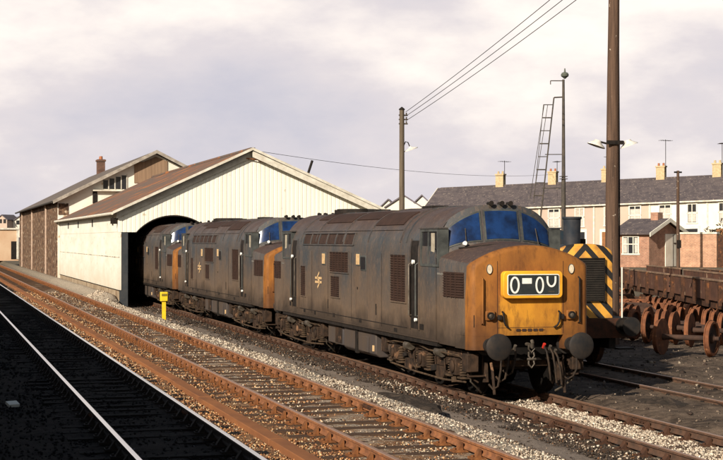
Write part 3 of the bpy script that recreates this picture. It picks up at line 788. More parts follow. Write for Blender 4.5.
        # cab side windows + door recess
        for s in (-1, 1):
            def skin(y0, y1, z0, z1, o0, o1):
                P = []; Q = []
                zz = [z0 + (z1 - z0) * i / 8 for i in range(9)]
                for z in zz:
                    if z <= RZS: x, nx_, nz_ = RW, 1, 0
                    else:
                        a_ = math.asin(min(1, ((z - RZS) / (RZC - RZS)) ** (1 / .95))); x = RW * math.cos(a_) ** .75; nx_, nz_ = math.cos(a_ * .8), math.sin(a_ * .8)
                    P.append((s * (x + nx_ * o1), z + nz_ * o1)); Q.append((s * (x + nx_ * o0), z + nz_ * o0))
                return B().prism(P + Q[::-1], 'y', y0, y1)
            fo = B()
            for q in ((2.22, 3.40, 3.31, 3.37), (2.22, 3.40, 2.58, 2.63), (2.22, 2.30, 2.63, 3.31), (3.32, 3.40, 2.63, 3.31), (2.86, 2.92, 2.63, 3.31)):
                fo.box(*sorted((s * (RW - .22), s * (RW + (.012 if q[1] != 2.92 else .004)))), *q)
            fo = fo.build('cab_window', frame_m, t)
            B().box(*sorted((s * (RW - .2), s * (RW - .012))), 2.30, 3.32, 2.63, 3.31).build('cab_window_pane', dark_glass, fo)
            B().box(*sorted((s * (RW - .1), s * (RW - .006))), 2.5, 2.72, 2.66, 3.28).build('cab_window_blind', mat('pale_curtain', (0.42, 0.38, 0.3), (0.3, 0.26, 0.2), 6, .8), fo)
            do = skin(3.50, 4.08, 1.22, 3.12, -.02, .006).build('cab_door', black, t)
            skin(3.46, 3.50, 1.2, 3.16, 0, .03).build('door_pillar', loco_side, do)
            skin(4.08, 4.13, 1.2, 3.16, 0, .03).build('door_pillar', loco_side, do)
            B().box(*sorted((s * (RW - .2), s * (RW + .03))), 2.2, 3.45, 3.37, 3.40).build('rain_strip', loco_side, do)
            for y in (3.55, 4.02):
                hr = B().tube([(s * (RW + .01), y, 1.5), (s * (RW + .07), y, 1.5), (s * (RW + .07), y, 2.6), (s * (RW + .01), y, 2.64)], .016, 6).build('door_handrail', steel_m if y > 4 else frame_m, t)
            B().lathe((s * (RW + .07), 3.72, 2.66), (s, 0, 0), [(-.03, 0), (-.03, .045), (.02, .05), (.03, 0)], 10).build('grab_end', bead_white, t)
            B().lathe((s * (RW + .07), 3.55, 1.42), (s, 0, 0), [(-.03, 0), (-.03, .035), (.02, .04), (.03, 0)], 10).build('grab_end', bead_white, t)
            # nose grille
            n = 10; mb = B(); y0, y1, z0, z1 = .84, 1.92, 1.98, 2.49
            def nx(y): return nw(y) + .004
            mb.prism([(s * (nx(y0) - .03), y0), (s * (nx(y0) + .006), y0), (s * (nx(1.26) + .006), 1.26), (s * (nx(y1) + .006), y1), (s * 1.30, y1)], 'z', z0, z1)
            for i in range(n):
                z = z0 + (i + .5) * (z1 - z0) / n
                mb.prism([(s * (nx(y0)), y0), (s * (nx(y0) + .024), y0), (s * (nx(1.26) + .024), 1.26), (s * (nx(y1) + .024), y1), (s * 1.30, y1)], 'z', z - .012, z + .010)
            for y in (1.2, 1.45, 1.7): mb.box(*sorted((s * 1.30, s * (nx(y) + .028))), y - .012, y + .012, z0, z1)
            mb.build('nose_grille', grille_m, t)
            B().box(*sorted((s * 1.31, s * 1.342)), 2.0, 2.34, 2.42, 2.46).build('faded_number_strip', mat('faded_white', (0.2, 0.19, 0.17), (0.1, 0.09, 0.08), 25, .8, lo=.45, hi=.55), t)
        # headcode box
        def rr(x0, x1, z0, z1, r, n=5):
            P = []
            for cx, cz, a0 in ((x1 - r, z1 - r, 0), (x0 + r, z1 - r, 90), (x0 + r, z0 + r, 180), (x1 - r, z0 + r, 270)):
                for i in range(n + 1):
                    a = R(a0 + 90 * i / n); P.append((cx + r * math.cos(a), cz + r * math.sin(a)))
            return P
        hb = B(); hb.prism(rr(-.63, .63, 1.985, 2.525, .09), 'y', .40, .56)
        hb = hb.build('headcode_box', yel_clean, t, smooth=40, bevel=.015)
        B().prism(rr(-.55, .55, 2.05, 2.462, .045), 'y', .388, .41).build('headcode_rim', headc_white, hb, smooth=40)
        B().prism(rr(-.533, .533, 2.066, 2.446, .03), 'y', .380, .40).build('headcode_panel', headc_black, hb, smooth=40)
        def glyph(pts, w_=.016):
            mb = B(); n = len(pts)
            L_, R_ = [], []
            for i, p in enumerate(pts):
                a = pts[max(0, i - 1)]; b_ = pts[min(n - 1, i + 1)]
                if pts[0] == pts[-1]:
                    a = pts[i - 1] if i > 0 else pts[-2]; b_ = pts[i + 1] if i < n - 1 else pts[1]
                dx, dz = b_[0] - a[0], b_[1] - a[1]; l = math.hypot(dx, dz) or 1
                L_.append((p[0] - dz / l * w_, p[1] + dx / l * w_)); R_.append((p[0] + dz / l * w_, p[1] - dx / l * w_))
            for i in range(n - 1):
                mb.prism([L_[i], L_[i + 1], R_[i + 1], R_[i]], 'y', .372, .384)
            mb.build('headcode_digit', headc_white, hb, smooth=0)
        ell = lambda cx, cz, a, b_, t0=0, t1=360, n=26: [(cx + a * math.cos(R(t0 + (t1 - t0) * i / n)), cz + b_ * math.sin(R(t0 + (t1 - t0) * i / n))) for i in range(n + 1)]
        p = ell(-.40, 2.25, .082, .150); p[-1] = p[0]; glyph(p, .018)
        B().box(-.245, -.045, .372, .384, 2.275, 2.385).build('headcode_digit', headc_white, hb)
        p = ell(.125, 2.245, .072, .150); p[-1] = p[0]; glyph(p, .017)
        glyph([(.29, 2.42)] + ell(.375, 2.34, .085, .12, 180, 360, 14) + [(.46, 2.42)], .018)
        B().box(.31, .44, .374, .384, 2.11, 2.125).build('headcode_digit', steel_m, hb)
        # lamps, handrails, jumpers
        for s in (-1, 1):
            la = B().prism([(s * .87 + x, z) for x, z in ell(0, 2.56, .062, .10)[:-1]], 'y', .53, .555 if False else .57).build('marker_light', frame_m, t, smooth=40)
            B().prism([(s * .87 + x, z) for x, z in ell(0, 2.56, .05, .088)[:-1]], 'y', .522, .56).build('light_lens', lamp_white, la, smooth=40)
            la = B().box(s * .86 - .10, s * .86 + .10, .50, .57, 1.55, 1.74).build('tail_lamp', yel, t, bevel=.02)
            B().lathe((s * .86, .51, 1.645), (0, -1, 0), [(0, .075), (.05, .075), (.05, .055), (.03, .05), (.03, 0)], 16).build('lamp_ring', black, la)
            B().lathe((s * .86, .475, 1.645), (0, -1, 0), [(0, .045), (.01, .03), (.015, 0)], 12).build('lamp_glass', steel_m, la)
            B().tube([(s * 1.03, .55, 1.48), (s * 1.03, .49, 1.5), (s * 1.03, .49, 2.38), (s * 1.03, .55, 2.40)], .016, 6).build('nose_handrail', yel if s < 0 else black, t)
            B().tube([(s * .60, .54, 1.72), (s * .60, .48, 1.70), (s * .585, .47, 1.52), (s * .55, .48, 1.45), (s * .48, .5, 1.40)], .02, 6).build('jumper_cable', black, t)
            B().box(s * .66 - .04, s * .66 + .04, .48, .55, 1.56, 1.66).build('jumper_socket', black, t, bevel=.01)
        B().box(-1.19, -1.09, .56, .64, 1.42, 1.66).build('corner_pocket', black, t)
        mb = B(); mb.box(-.31, .31, .546, .552, 1.345, 1.355)
        for i in range(5): mb.box(-.30 + i * .12, -.22 + i * .12, .535, .552, 1.33, 1.38)
        mb.build('scuff_plate', grille_m, t)
        mb = B()
        for x in (-.70, .70): mb.box(x - .004, x + .004, .545, .552, 1.28, 2.72)
        mb.box(-.70, .70, .545, .552, 1.40, 1.407); mb.build('nose_seam', grille_m, t)
        # buffer beam, buffers, coupling
        B().box(-1.12, 1.12, .90, .98, .84, 1.249).build('buffer_beam', shade_black, t)
        for s in (-1, 1):
            bu = B().lathe((s * .864, .80, 1.06), (0, -1, 0), [(0, .21), (.04, .21), (.04, .15), (.34, .14), (.34, .10), (.68, .09)], 20).build('buffer', buffer_m, t)
            B().lathe((s * .864, .12, 1.06), (0, -1, 0), [(0, .09), (.045, .20), (.06, .262), (.085, .262), (.115, .22), (.12, 0)], 28).build('buffer_head', buffer_m, bu, smooth=50)
        hk = B().tube([(0, .76, 1.06), (0, .58, 1.06), (0, .47, 1.02), (0, .44, 1.10), (0, .48, 1.15)], .035, 8).build('coupling_hook', steel_m, t)
        mb = B()
        for z in (.98, .84, .68): 
            mb.tube([(-.05, .52, z + .08), (-.06, .50, z), (0, .50, z - .07), (.06, .50, z), (.05, .52, z + .08)], .018, 6)
        mb.cyl((-.09, .5, .78), (.09, .5, .78), .025, seg=8); mb.build('screw_link', steel_m, hk)
        hoses = [(-.45, .95, .50, .40), (-.30, 1.0, .62, .52), (.32, 1.02, .5, .35), (.45, .98, .42, .30), (.56, .90, .38, .26), (-.60, .9, .4, .25)]
        for i, (x, z1, dy, z0) in enumerate(hoses):
            s = 1 if x > 0 else -1
            hs = B().tube([(x, .76, z1 - .05), (x, .62, z1), (x + s * .02, .54, z1 - .1), (x + s * .05, .50, (z0 + z1) / 2), (x + s * .10, .53, z0), (x + s * .17, .60, z0 - .06), (x + s * .24, .66, z0 + .04)], .021, 7).build('brake_hose', hose_m, t)
            B().cyl((x, .66, z1 - .03), (x, .60, z1 + .05), .032, seg=8).build('hose_cock', red_m if i == 2 else steel_m, hs)
        # long hose curl hanging right of the coupling, steps and guard irons
        B().tube([(1.0, .72, .95), (1.02, .62, .75), (1.0, .58, .55), (.92, .56, .42), (.82, .58, .36), (.72, .62, .42)], .02, 7).build('brake_hose', hose_m, t)
        for s in (-1, 1):
            B().tube([(s * .76, .74, .70), (s * .76, .66, .55), (s * .75, .60, .22), (s * .75, .58, .09)], .03, 6).build('guard_iron', bogie_m, t)
            mb = B(); mb.box(s * 1.02 - .15, s * 1.02 + .15, .86, 1.02, .42, .45)
            for q in (-.15, .15): mb.box(s * 1.02 + q - .012, s * 1.02 + q + .012, .92, .97, .42, .95)
            mb.build('foot_step', bogie_m, t)
        # inner frame below, its near black colour standing for the shaded void
        B().box(-1.0, 1.0, 1.0, 2.3, .72, 1.0).build('drag_box', shade_black, t)
    # --- bogies
    for bi, by in enumerate((3.72, LEN - 3.72)):
        bg_ = MB()
        for s in (-1, 1):
            # side frame with arches, seen from the side
            P = [(-2.8, .60), (-2.68, .58), (-2.58, .68), (-2.45, .74), (-1.62, .74), (-1.45, .58), (-1.15, .50), (-.7, .50), (-.52, .74), (.6, .74), (.78, .5), (1.15, .48), (1.45, .58), (1.62, .74), (2.45, .74), (2.58, .68), (2.68, .58), (2.8, .60), (2.8, .80), (2.6, .90), (1.5, .93), (1.1, .86), (-.9, .86), (-1.5, .93), (-2.6, .90), (-2.8, .80)]
            bg_.prism([(y + by, z) for y, z in P], 'x', *sorted((s * .98, s * 1.12)))
        for y in (-2.5, -1.0, 1.0, 2.5): bg_.box(-.98, .98, by + y - .06, by + y + .06, .58, .76)
        bo = bg_.build('bogie', bogie_m, t, bevel=.012)
        for ax in (-2.057, .05, 2.057):
            for s in (-1, 1):
                MB().lathe((s * .67, by + ax, .571), (s, 0, 0), [(-.03, .20), (-.03, .60), (0, .60), (.005, .571), (.13, .571), (.13, .50), (.09, .48), (.08, .18), (.14, .14), (.14, 0)], 30).build('wheel', shade_black, bo)
                mb = MB(); x0 = s * 1.13
                mb.box(*sorted((s * .95, s * 1.24)), by + ax - .17, by + ax + .17, .40, .74)
                mb.lathe((s * 1.24, by + ax, .571), (s, 0, 0), [(0, .13), (.03, .13), (.05, .08), (.05, 0)], 14)
                mb.build('axlebox', bogie_m, bo, bevel=.015)
                for q in (-.36, .36):
                    mb = MB(); zc_ = .36
                    for k in range(6): mb.lathe((s * 1.12, by + ax + q, .40 + k * .052), (0, 0, 1), [(0, .06), (.012, .095), (.026, .095), (.038, .06)], 12)
                    mb.cyl((s * 1.12, by + ax + q, .36), (s * 1.12, by + ax + q, .72), .055, seg=10)
                    mb.box(s * 1.12 - .11, s * 1.12 + .11, by + ax + q - .12, by + ax + q + .12, .35, .385)
                    mb.build('coil_spring', spring_m, bo)
            MB().cyl((-.66, by + ax, .571), (.66, by + ax, .571), .09, seg=12).build('axle', black, bo)
        # brake gear, cylinders, pipes, sandboxes, equalising beams
        for s in (-1, 1):
            for y in (-1.05, 1.08):
                mb = MB(); mb.prism([(by + y - .22, .26), (by + y + .22, .26), (by + y + .3, .34), (by + y + .2, .50), (by + y - .2, .50), (by + y - .3, .34)], 'x', *sorted((s * 1.08, s * 1.18)))
                mb.build('equaliser_beam', bogie_m, bo, bevel=.01)
            for y in (-1.35, .75): MB().lathe((s * 1.22, by + y, .80), (0, 1, 0), [(0, 0), (0, .10), (.30, .10), (.34, .05), (.5, .03), (.5, 0)], 14).build('brake_cylinder', steel_m if s < 0 else bogie_m, bo)
            for y in (-2.75, -1.32, -.72, .72, 1.38, 2.72):
                mb = MB(); mb.obox((s * .80, by + y, .50), (.10, .07, .40), rx=.12 * (1 if y > 0 else -1)); mb.tube([(s * 1.0, by + y, .80), (s * 1.15, by + y + .03, .66), (s * 1.14, by + y, .42), (s * .95, by + y - .02, .3)], .018, 6)
                mb.build('brake_rigging', bogie_m, bo)
            mb = MB(); mb.tube([(s * 1.2, by - 2.9, .70), (s * 1.24, by - 2.4, .82), (s * 1.24, by - .5, .80), (s * 1.22, by + .2, .86), (s * 1.24, by + 1.9, .83), (s * 1.2, by + 2.9, .74)], .017, 6)
            mb.tube([(s * 1.16, by - 2.6, .30), (s * 1.17, by - 1.3, .24), (s * 1.17, by + .6, .25), (s * 1.15, by + 2.5, .30)], .022, 6)
            mb.build('air_pipe', spring_m, bo)
            for y in (-2.78, 2.78):
                mb = MB(); mb.box(*sorted((s * 1.0, s * 1.25)), by + y - .16, by + y + .16, .52, .88)
                sb = mb.build('sandbox', bogie_m, bo, bevel=.02)
                mb = MB(); mb.tube([(s * 1.12, by + y, .54), (s * 1.10, by + y * .985, .32), (s * .9, by + y * .95, .15), (s * .8, by + y * .91, .07)], .02, 6); mb.build('sand_pipe', steel_m, sb)
            for k in range(9):
                y = by + rnd.uniform(-2.8, 2.8); z = rnd.uniform(.3, .8)
                MB().obox((s * rnd.uniform(1.1, 1.22), y, z), (rnd.uniform(.04, .1), rnd.uniform(.06, .22), rnd.uniform(.05, .16)), rx=rnd.uniform(-.4, .4)).build('bogie_fitting', rnd.choice([bogie_m, spring_m, black, steel_m]), bo, bevel=.008)
    # tanks and equipment between the bogies
    for s in (-1, 1):
        tk = MB().prism([(s * .3, .33), (s * 1.16, .33), (s * 1.27, .42), (s * 1.27, .93), (s * .3, .93)], 'y', 7.05, 9.9).build('fuel_tank', tank_m, t, bevel=.03)
        MB().box(*sorted((s * 1.27, s * 1.292)), 7.6, 8.15, .42, .80).build('tank_panel', tank_m, tk, bevel=.01)
        MB().box(*sorted((s * 1.27, s * 1.30)), 7.16, 7.24, .48, .62).build('level_gauge', cream, tk)
        MB().box(*sorted((s * 1.24, s * 1.30)), 8.55, 8.75, .34, .93).build('tank_strap', black, tk)
        bx = MB().box(*sorted((s * .4, s * 1.24)), 10.1, 11.6, .42, .93).build('battery_box', tank_m, t, bevel=.03)
        MB().box(*sorted((s * 1.24, s * 1.262)), 10.2, 10.8, .47, .88).build('box_lid', bogie_m, bx, bevel=.01)
        MB().lathe((s * .98, 6.0, .62), (0, 1, 0), [(0, 0), (.03, .2), (.9, .2), (.93, 0)], 18).build('air_reservoir', tank_m, t)
    MB().box(-.95, .95, 2.4, LEN - 2.4, .84, .995).build('underframe', shade_black, t)
    return t
GL = 'row of three coupled blue diesel engines'
loco = make_loco('leading dirty blue diesel engine with full yellow nose and headcode box nearest the camera', GL)
for i, lb in ((1, 'middle faded blue diesel engine coupled between the leading one and the one in the shed'), (2, 'rearmost faded blue diesel engine standing half inside the white shed doorway')):
    c = copy_tree(loco); c['label'] = lb; c.location = (11.4, 27.1 + i * LEN, 0)

# ------------------------------------------------------------------ yellow/black shunter
def wasp_mat(name, sc=1.0):
    m = bpy.data.materials.new(name); m.use_nodes = True; t = m.node_tree; b = t.nodes['Principled BSDF']; b.inputs['Roughness'].default_value = .55
    K = t.nodes.new; W = t.links.new
    co = K('ShaderNodeTexCoord'); se = K('ShaderNodeSeparateXYZ'); W(co.outputs['Object'], se.inputs[0])
    def mth(op, a, b_):
        x = K('ShaderNodeMath'); x.operation = op
        for i, v in ((0, a), (1, b_)):
            if isinstance(v, (int, float)): x.inputs[i].default_value = v
            else: W(v, x.inputs[i])
        return x.outputs[0]
    u = mth('ADD', mth('MULTIPLY', mth('ABSOLUTE', se.outputs[0], 0), 1.05), se.outputs[2])
    fr = mth('FRACT', mth('ADD', mth('MULTIPLY', u, 1 / .44), .02), 0)
    k = mth('GREATER_THAN', fr, .55)
    n = K('ShaderNodeTexNoise'); n.inputs['Scale'].default_value = 4; n.inputs['Detail'].default_value = 6; W(co.outputs['Object'], n.inputs[0])
    y = K('ShaderNodeMix'); y.data_type = 'RGBA'; y.inputs[6].default_value = (.72, .36, .05, 1); y.inputs[7].default_value = (.38, .17, .04, 1)
    r = K('ShaderNodeMapRange'); r.inputs[1].default_value = .4; r.inputs[2].default_value = .7; W(n.outputs[0], r.inputs[0]); W(r.outputs[0], y.inputs[0])
    x = K('ShaderNodeMix'); x.data_type = 'RGBA'; W(k, x.inputs[0]); W(y.outputs[2], x.inputs[6]); x.inputs[7].default_value = (.018, .016, .015, 1)
    W(x.outputs[2], b.inputs['Base Color']); return m
wasp = wasp_mat('wasp_stripes')
sh = thing('shunting_locomotive', (15.52, 33.3, 0), 'small shunting engine with black and yellow striped bonnet behind the leading blue engine', 'locomotive')
def bon(w, zb, zs, zc): return outline(w, zb, zs, zc, .8, .9, 10)
MB().loft([[(x, y, z) for x, z in bon(w, 1.2, zs, zc)] for y, w, zs, zc in ((.80, .72, 2.72, 3.00), (.83, .75, 2.75, 3.03), (.9, .76, 2.76, 3.04))]).build('radiator_end', wasp, sh, smooth=40)
MB().loft([[(x, y, z) for x, z in bon(.745, 1.2, 2.75, 3.02)] for y in (.9, 4.3)]).build('bonnet', mat('shunter_green_blue', (0.02, 0.035, 0.05), (0.05, 0.04, 0.035), 3, .6), sh, smooth=40)
gr = MB().box(-.47, .47, .73, .82, 1.62, 2.66).build('radiator_grille', mat('radiator_dark', (0.022, 0.02, 0.018), (0.035, 0.03, 0.025), 5, .7), sh)
mb = MB()
for i in range(18): mb.box(-.45, .45, .715, .735, 1.65 + i * .056, 1.665 + i * .056)
for x, a in ((-.49, 0), (.46, 0)): mb.box(x, x + .03, .71, .80, 1.60, 2.68)
mb.box(-.49, .49, .71, .80, 2.66, 2.69); mb.build('grille_slat', black, gr)
MB().lathe((-.28, .78, 2.52), (0, -1, 0), [(0, .05), (.07, .05), (.07, 0)], 12).build('bonnet_lamp', mat('amber_lens', (.6, .3, .08), None, 2, .3), sh)
ch = MB().lathe((.06, 1.75, 2.95), (0, 0, 1), [(0, .21), (.1, .21), (.70, .225), (.72, .25), (.77, .25), (.77, .20), (.5, .18)], 24).build('exhaust_chimney', mat('chimney_blue_black', (0.022, 0.028, 0.038), (0.045, 0.045, 0.05), 4, .5), sh)
MB().cyl((.40, 1.9, 2.85), (.40, 1.9, 3.16), .10, seg=14).build('filler_cap', black, sh)
MB().box(-1.22, 1.22, .55, 7.6, 1.10, 1.20).build('running_plate', black, sh)
MB().box(-1.22, 1.22, .50, .58, .72, 1.20).build('buffer_beam', mat('old_red_beam', (.09, .035, .02), (.03, .02, .015), 4, .8), sh)
for s in (-1, 1):
    bu = MB().lathe((s * .864, .5, 1.02), (0, -1, 0), [(0, .2), (.03, .2), (.03, .15), (.3, .14), (.3, .09), (.42, .09)], 18).build('buffer', black, sh)
    MB().lathe((s * .864, .08, 1.02), (0, -1, 0), [(0, .1), (.03, .2), (.05, .235), (.08, .235), (.1, 0)], 24).build('buffer_head', buffer_m, bu, smooth=50)
    MB().tube([(s * .90, .62, 1.2), (s * .90, .62, 2.46)], .02, 6).build('handrail', white_paint if s > 0 else black, sh)
    MB().box(*sorted((s * .55, s * .72)), .62, 7.4, .45, 1.10).build('frame_plate', black, sh)
    for y in (2.0, 4.0, 6.0):
        MB().lathe((s * .68, y, .54), (s, 0, 0), [(0, .57), (.03, .57), (.035, .54), (.15, .54), (.15, .47), (.1, .45), (.1, .12), (.16, .1), (.16, 0)], 26).build('wheel', dark_rust, sh)
    MB().obox((s * .9, 4.0, .46), (.05, 4.1, .11)).build('coupling_rod', steel_m, sh)
    MB().box(*sorted((s * .8, s * 1.2)), .58, 1.0, .42, .46).build('foot_step', black, sh)
cb = MB().loft([[(x, y, z) for x, z in outline(1.2, 1.2, 3.05, 3.48, .6, .9, 8)] for y in (4.3, 7.3)]).build('cab', MATS['shunter_green_blue'], sh, smooth=40)
for x in (-.75, .75): MB().box(x - .3, x + .3, 4.27, 4.31, 2.45, 3.0).build('cab_window', dark_glass, cb)
for s in (-1, 1): MB().box(*sorted((s * 1.19, s * 1.21)), 4.8, 5.8, 2.3, 3.0).build('cab_window', dark_glass, cb)

# ------------------------------------------------------------------ front shed
YS, YE = 73.3, 108.0
XL, XA, XR = 8.71, 15.27, 22.1
def roofz(x, el=4.50, er=4.66, za=7.62):
    return el + (za - el) * (x - 8.5) / (XA - 8.5) if x < XA else za + (er - za) * (x - XA) / (XR - XA)
sheet_white = mat('white_corrugated', (0.84, 0.83, 0.75), (0.76, 0.74, 0.64), 0.8, .6, stretch=(2, 1, .2), spots=((.56, .47, .34), 2.0, .665))
wall_white = mat('white_boards', (0.82, 0.80, 0.72), (0.70, 0.67, 0.57), .7, .75, bump=.008, stretch=(1, .5, 2), spots=((.50, .40, .27), 2.6, .645), grad=(.6, 2.0, (.52, .44, .33), .55))
roof_rust = mat('rusty_roof_sheet', (0.19, 0.105, 0.075), (0.13, 0.105, 0.09), .5, .85, bump=.01, lo=.42, hi=.58, spots=((.34, .14, .06), .6, .57))
barge_white = mat('bargeboard_white', (0.74, 0.71, 0.62), (0.5, 0.46, 0.38), 2.5, .7)
shed = thing('engine_shed', (XL, YS, 0), 'white corrugated engine shed with rusty roof and arched doorway over the rearmost engine', 'shed')
off = Vector((-XL, -YS, 0)); SF = lambda c: Vector(c) + off
mb = MB(SF)
def arch(x):
    if x < 9.56: return 3.50
    if x < 13.28: return 4.34 - (2.48 - math.sqrt(max(0, 2.48 ** 2 - (x - 11.42) ** 2)))
    return -.2
prev = None; step = .03575
n = int((XR - .25 - XL) / step)
front = []
for i in range(n + 1):
    x = XL + i * step; ph = (i % 6); dy = (0, -.012, -.014, -.014, -.014, -.012)[ph]
    cur = (mb.v((x, YS + dy, arch(x))), mb.v((x, YS + dy, roofz(x) - .06)))
    if prev:
        try: mb.bm.faces.new((prev[0], cur[0], cur[1], prev[1]))
        except ValueError: pass
    prev = cur
g = mb.build('gable_sheeting', sheet_white, shed, smooth=0)
mb = MB(SF)          # solid backing so the gable has thickness
xs2 = [XL + .02 + i * .25 for i in range(int((XR - XL - .3) / .25))]
for a, b_ in zip(xs2, xs2[1:]):
    if b_ > 9.56 and a < 13.28:
        z0 = max(arch(a), arch(b_), 3.5) if a > 9.4 else 3.52
        mb.prism([(a, arch(max(a, 9.57)) + .03), (b_, arch(min(b_, 13.27)) + .03), (b_, roofz(b_) - .1), (a, roofz(a) - .1)], 'y', YS + .04, YS + .16)
    else:
        mb.prism([(a, 3.52 if b_ < 9.6 else -.2), (b_, 3.52 if b_ < 9.6 else -.2), (b_, roofz(b_) - .1), (a, roofz(a) - .1)], 'y', YS + .04, YS + .16)
mb.build('gable_frame', black, shed, smooth=0)
MB(SF).box(8.76, 9.17, YS + .02, YS + .30, -.2, 3.50).build('door_post', mat('slate_blue_post', (0.035, 0.042, 0.05), (0.06, 0.062, 0.065), 2, .7), shed)
mb = MB(SF)          # arch rim
for i in range(24):
    x0, x1 = 9.56 + 3.72 * i / 24, 9.56 + 3.72 * (i + 1) / 24
    mb.prism([(x0, arch(max(x0, 9.561))), (x1, arch(min(x1, 13.27))), (x1, arch(min(x1, 13.27)) - .06), (x0, arch(max(x0, 9.561)) - .06)], 'y', YS - .045, YS + .12)
mb.build('arch_rim', black, shed, smooth=0)
# side wall: boards with a stained joint
sw = MB(SF).box(XL, XL + .14, YS + .0, YE, .68, 4.42).build('side_wall', wall_white, shed)
MB(SF).box(XL - .012, XL + .05, YS, YE, 2.26, 2.29).build('board_joint', mat('joint_stain', (0.10, 0.075, 0.05), (0.6, 0.55, 0.42), 1.6, .8, lo=.44, hi=.52), sw)
MB(SF).box(XL - .02, XL + .05, YS, YE, .655, .69).build('bottom_rail', black, sw)
MB(SF).box(XL - .008, XL + .05, YS, YE, 3.50, 3.52).build('board_joint', mat('faint_joint', (0.5, 0.46, 0.37), (0.65, 0.6, 0.5), 2, .8), sw)
for y in (101, 94, 85.5, 75.6):
    MB(SF).box(XL - .03, XL + .03, y - .18, y + .18, 3.85, 4.25).build('wall_vent', black, sw)
MB(SF).box(XL - .35, XL, YS + .3, YS + .36, 3.9, 4.2).build('wall_bracket', black, sw)
MB(SF).box(XL + .01, XL + .4, YS + .05, YE, -.3, .66).build('foundation', mat('pale_plinth', (0.42, 0.34, 0.24), (0.24, 0.17, 0.11), 1.5, .9, bump=.02), shed)
MB(SF).box(XR - .25, XR, YS, YE, -.2, 4.55).build('far_side_wall', wall_white, shed)
MB(SF).prism([(XL, -.2), (XR, -.2), (XR, roofz(XR) - .1), (XA, roofz(XA) - .1), (XL, roofz(XL) - .1)], 'y', YE - .2, YE - .03).build('rear_gable', wall_white, shed)
# roof slopes, corrugated down the slope
def slope(x0, z0, x1, z1, y0, y1, m_, nm, parent, f, pitch=.3, amp=.02):
    mb = MB(f); n = int((y1 - y0) / (pitch / 4)); L0, L1 = [], []
    dx, dz = x1 - x0, z1 - z0; l = math.hypot(dx, dz); nx_, nz_ = -dz / l, dx / l
    if nz_ < 0: nx_, nz_ = -nx_, -nz_
    for i in range(n + 1):
        y = y0 + (y1 - y0) * i / n; a = amp * math.sin(i * math.pi / 2)
        L0.append(mb.v((x0 + nx_ * a, y, z0 + nz_ * a))); L1.append(mb.v((x1 + nx_ * a, y, z1 + nz_ * a)))
    for i in range(n): mb.bm.faces.new((L0[i], L0[i + 1], L1[i + 1], L1[i]))
    o = mb.build(nm, m_, parent, smooth=60)
    b2 = MB(f); t_ = .06
    b2.prism([(x0 - nx_ * .03, z0 - nz_ * .03), (x1 - nx_ * .03, z1 - nz_ * .03), (x1 - nx_ * t_, z1 - nz_ * t_), (x0 - nx_ * t_, z0 - nz_ * t_)], 'y', y0 + .01, y1 - .01)
    b2.build('roof_deck', black, o)
    return o
slope(8.42, roofz(8.42), XA, 7.62, YS - .42, YE, roof_rust, 'roof', shed, SF)
slope(XA, 7.62, XR + .1, roofz(XR + .1), YS - .42, YE, roof_rust, 'roof', shed, SF)
def verge(p, q, y, wd, th, m_, nm, parent, f):
    (x0, z0), (x1, z1) = p, q
    MB(f).prism([(x0, z0), (x1, z1), (x1, z1 - wd), (x0, z0 - wd)], 'y', y, y + th).build(nm, m_, parent)
verge((8.38, roofz(8.38) + .06), (XA, 7.70), YS - .47, .13, .05, barge_white, 'verge_flashing', shed, SF)
verge((XA, 7.70), (XR + .12, roofz(XR + .12) + .06), YS - .47, .13, .05, barge_white, 'verge_flashing', shed, SF)
verge((8.6, roofz(8.6) - .05), (XA, 7.53), YS - .10, .34, .05, barge_white, 'bargeboard', shed, SF)
verge((XA, 7.53), (XR - .1, roofz(XR - .1) - .05), YS - .40, .30, .05, barge_white, 'bargeboard', shed, SF)
MB(SF).box(XA - .12, XA + .12, YS - .45, YE, 7.60, 7.70).build('ridge_cap', roof_rust, shed)
MB(SF).tube([(8.36, YS - .4, 4.40), (8.36, YE, 4.40)], .07, 8).build('gutter', barge_white, shed)
MB(SF).tube([(15.0, YS - .14, 7.18), (15.5, YS - .2, 7.12), (15.9, YS - .15, 7.0)], .03, 6).build('rusty_bracket', rust, shed)
# leaning pipe above the right slope
o = MB().tube([(19.25, 77.7, 5.9), (19.30, 77.7, 6.7), (19.52, 77.7, 7.36)], .07, 10).build('leaning_vent_pipe', black)
tag(o, 'short dark pipe leaning out of the right roof slope of the white shed', 'pipe')

# ------------------------------------------------------------------ rear goods shed
stone_m2 = mat('dark_stone_wall', (0.20, 0.12, 0.075), (0.06, 0.038, 0.028), 2.2, .95, bump=.05, bscale=6, lo=.42, hi=.58, spots=((.52, .42, .30), 2.8, .60))
slate = mat('weathered_slate', (0.105, 0.088, 0.080), (0.165, 0.135, 0.115), 1.1, .75, bump=.015, bscale=9, stretch=(1, 1, 2), spots=((.27, .23, .19), 6, .64))
gs = thing('goods_shed', (8.5, YE, 0), 'tall dark stone goods shed with slate roof and white gable behind the white engine shed', 'shed')
G0 = Vector((-8.5, -YE, 0)); GF = lambda c: Vector(c) + G0
YG = 155.0; GXA, GXR = 15.5, 22.5; GE, GA = 5.9, 9.42
MB(GF).box(8.5, 9.0, YE + .02, YG, -.3, GE).build('stone_wall', stone_m2, gs)
MB(GF).box(GXR - .5, GXR, YE + .02, YG, -.3, GE).build('stone_wall', stone_m2, gs)
gg = MB(GF).prism([(8.55, -.3), (GXR - .05, -.3), (GXR - .05, GE - .02), (GXA, GA - .12), (8.55, GE - .02)], 'y', YE, YE + .35).build('front_gable', wall_white, gs)
MB(GF).prism([(8.55, -.3), (GXR - .05, -.3), (GXR - .05, GE - .02), (GXA, GA - .12), (8.55, GE - .02)], 'y', YG - .35, YG - .02).build('rear_gable', stone_m2, gs)
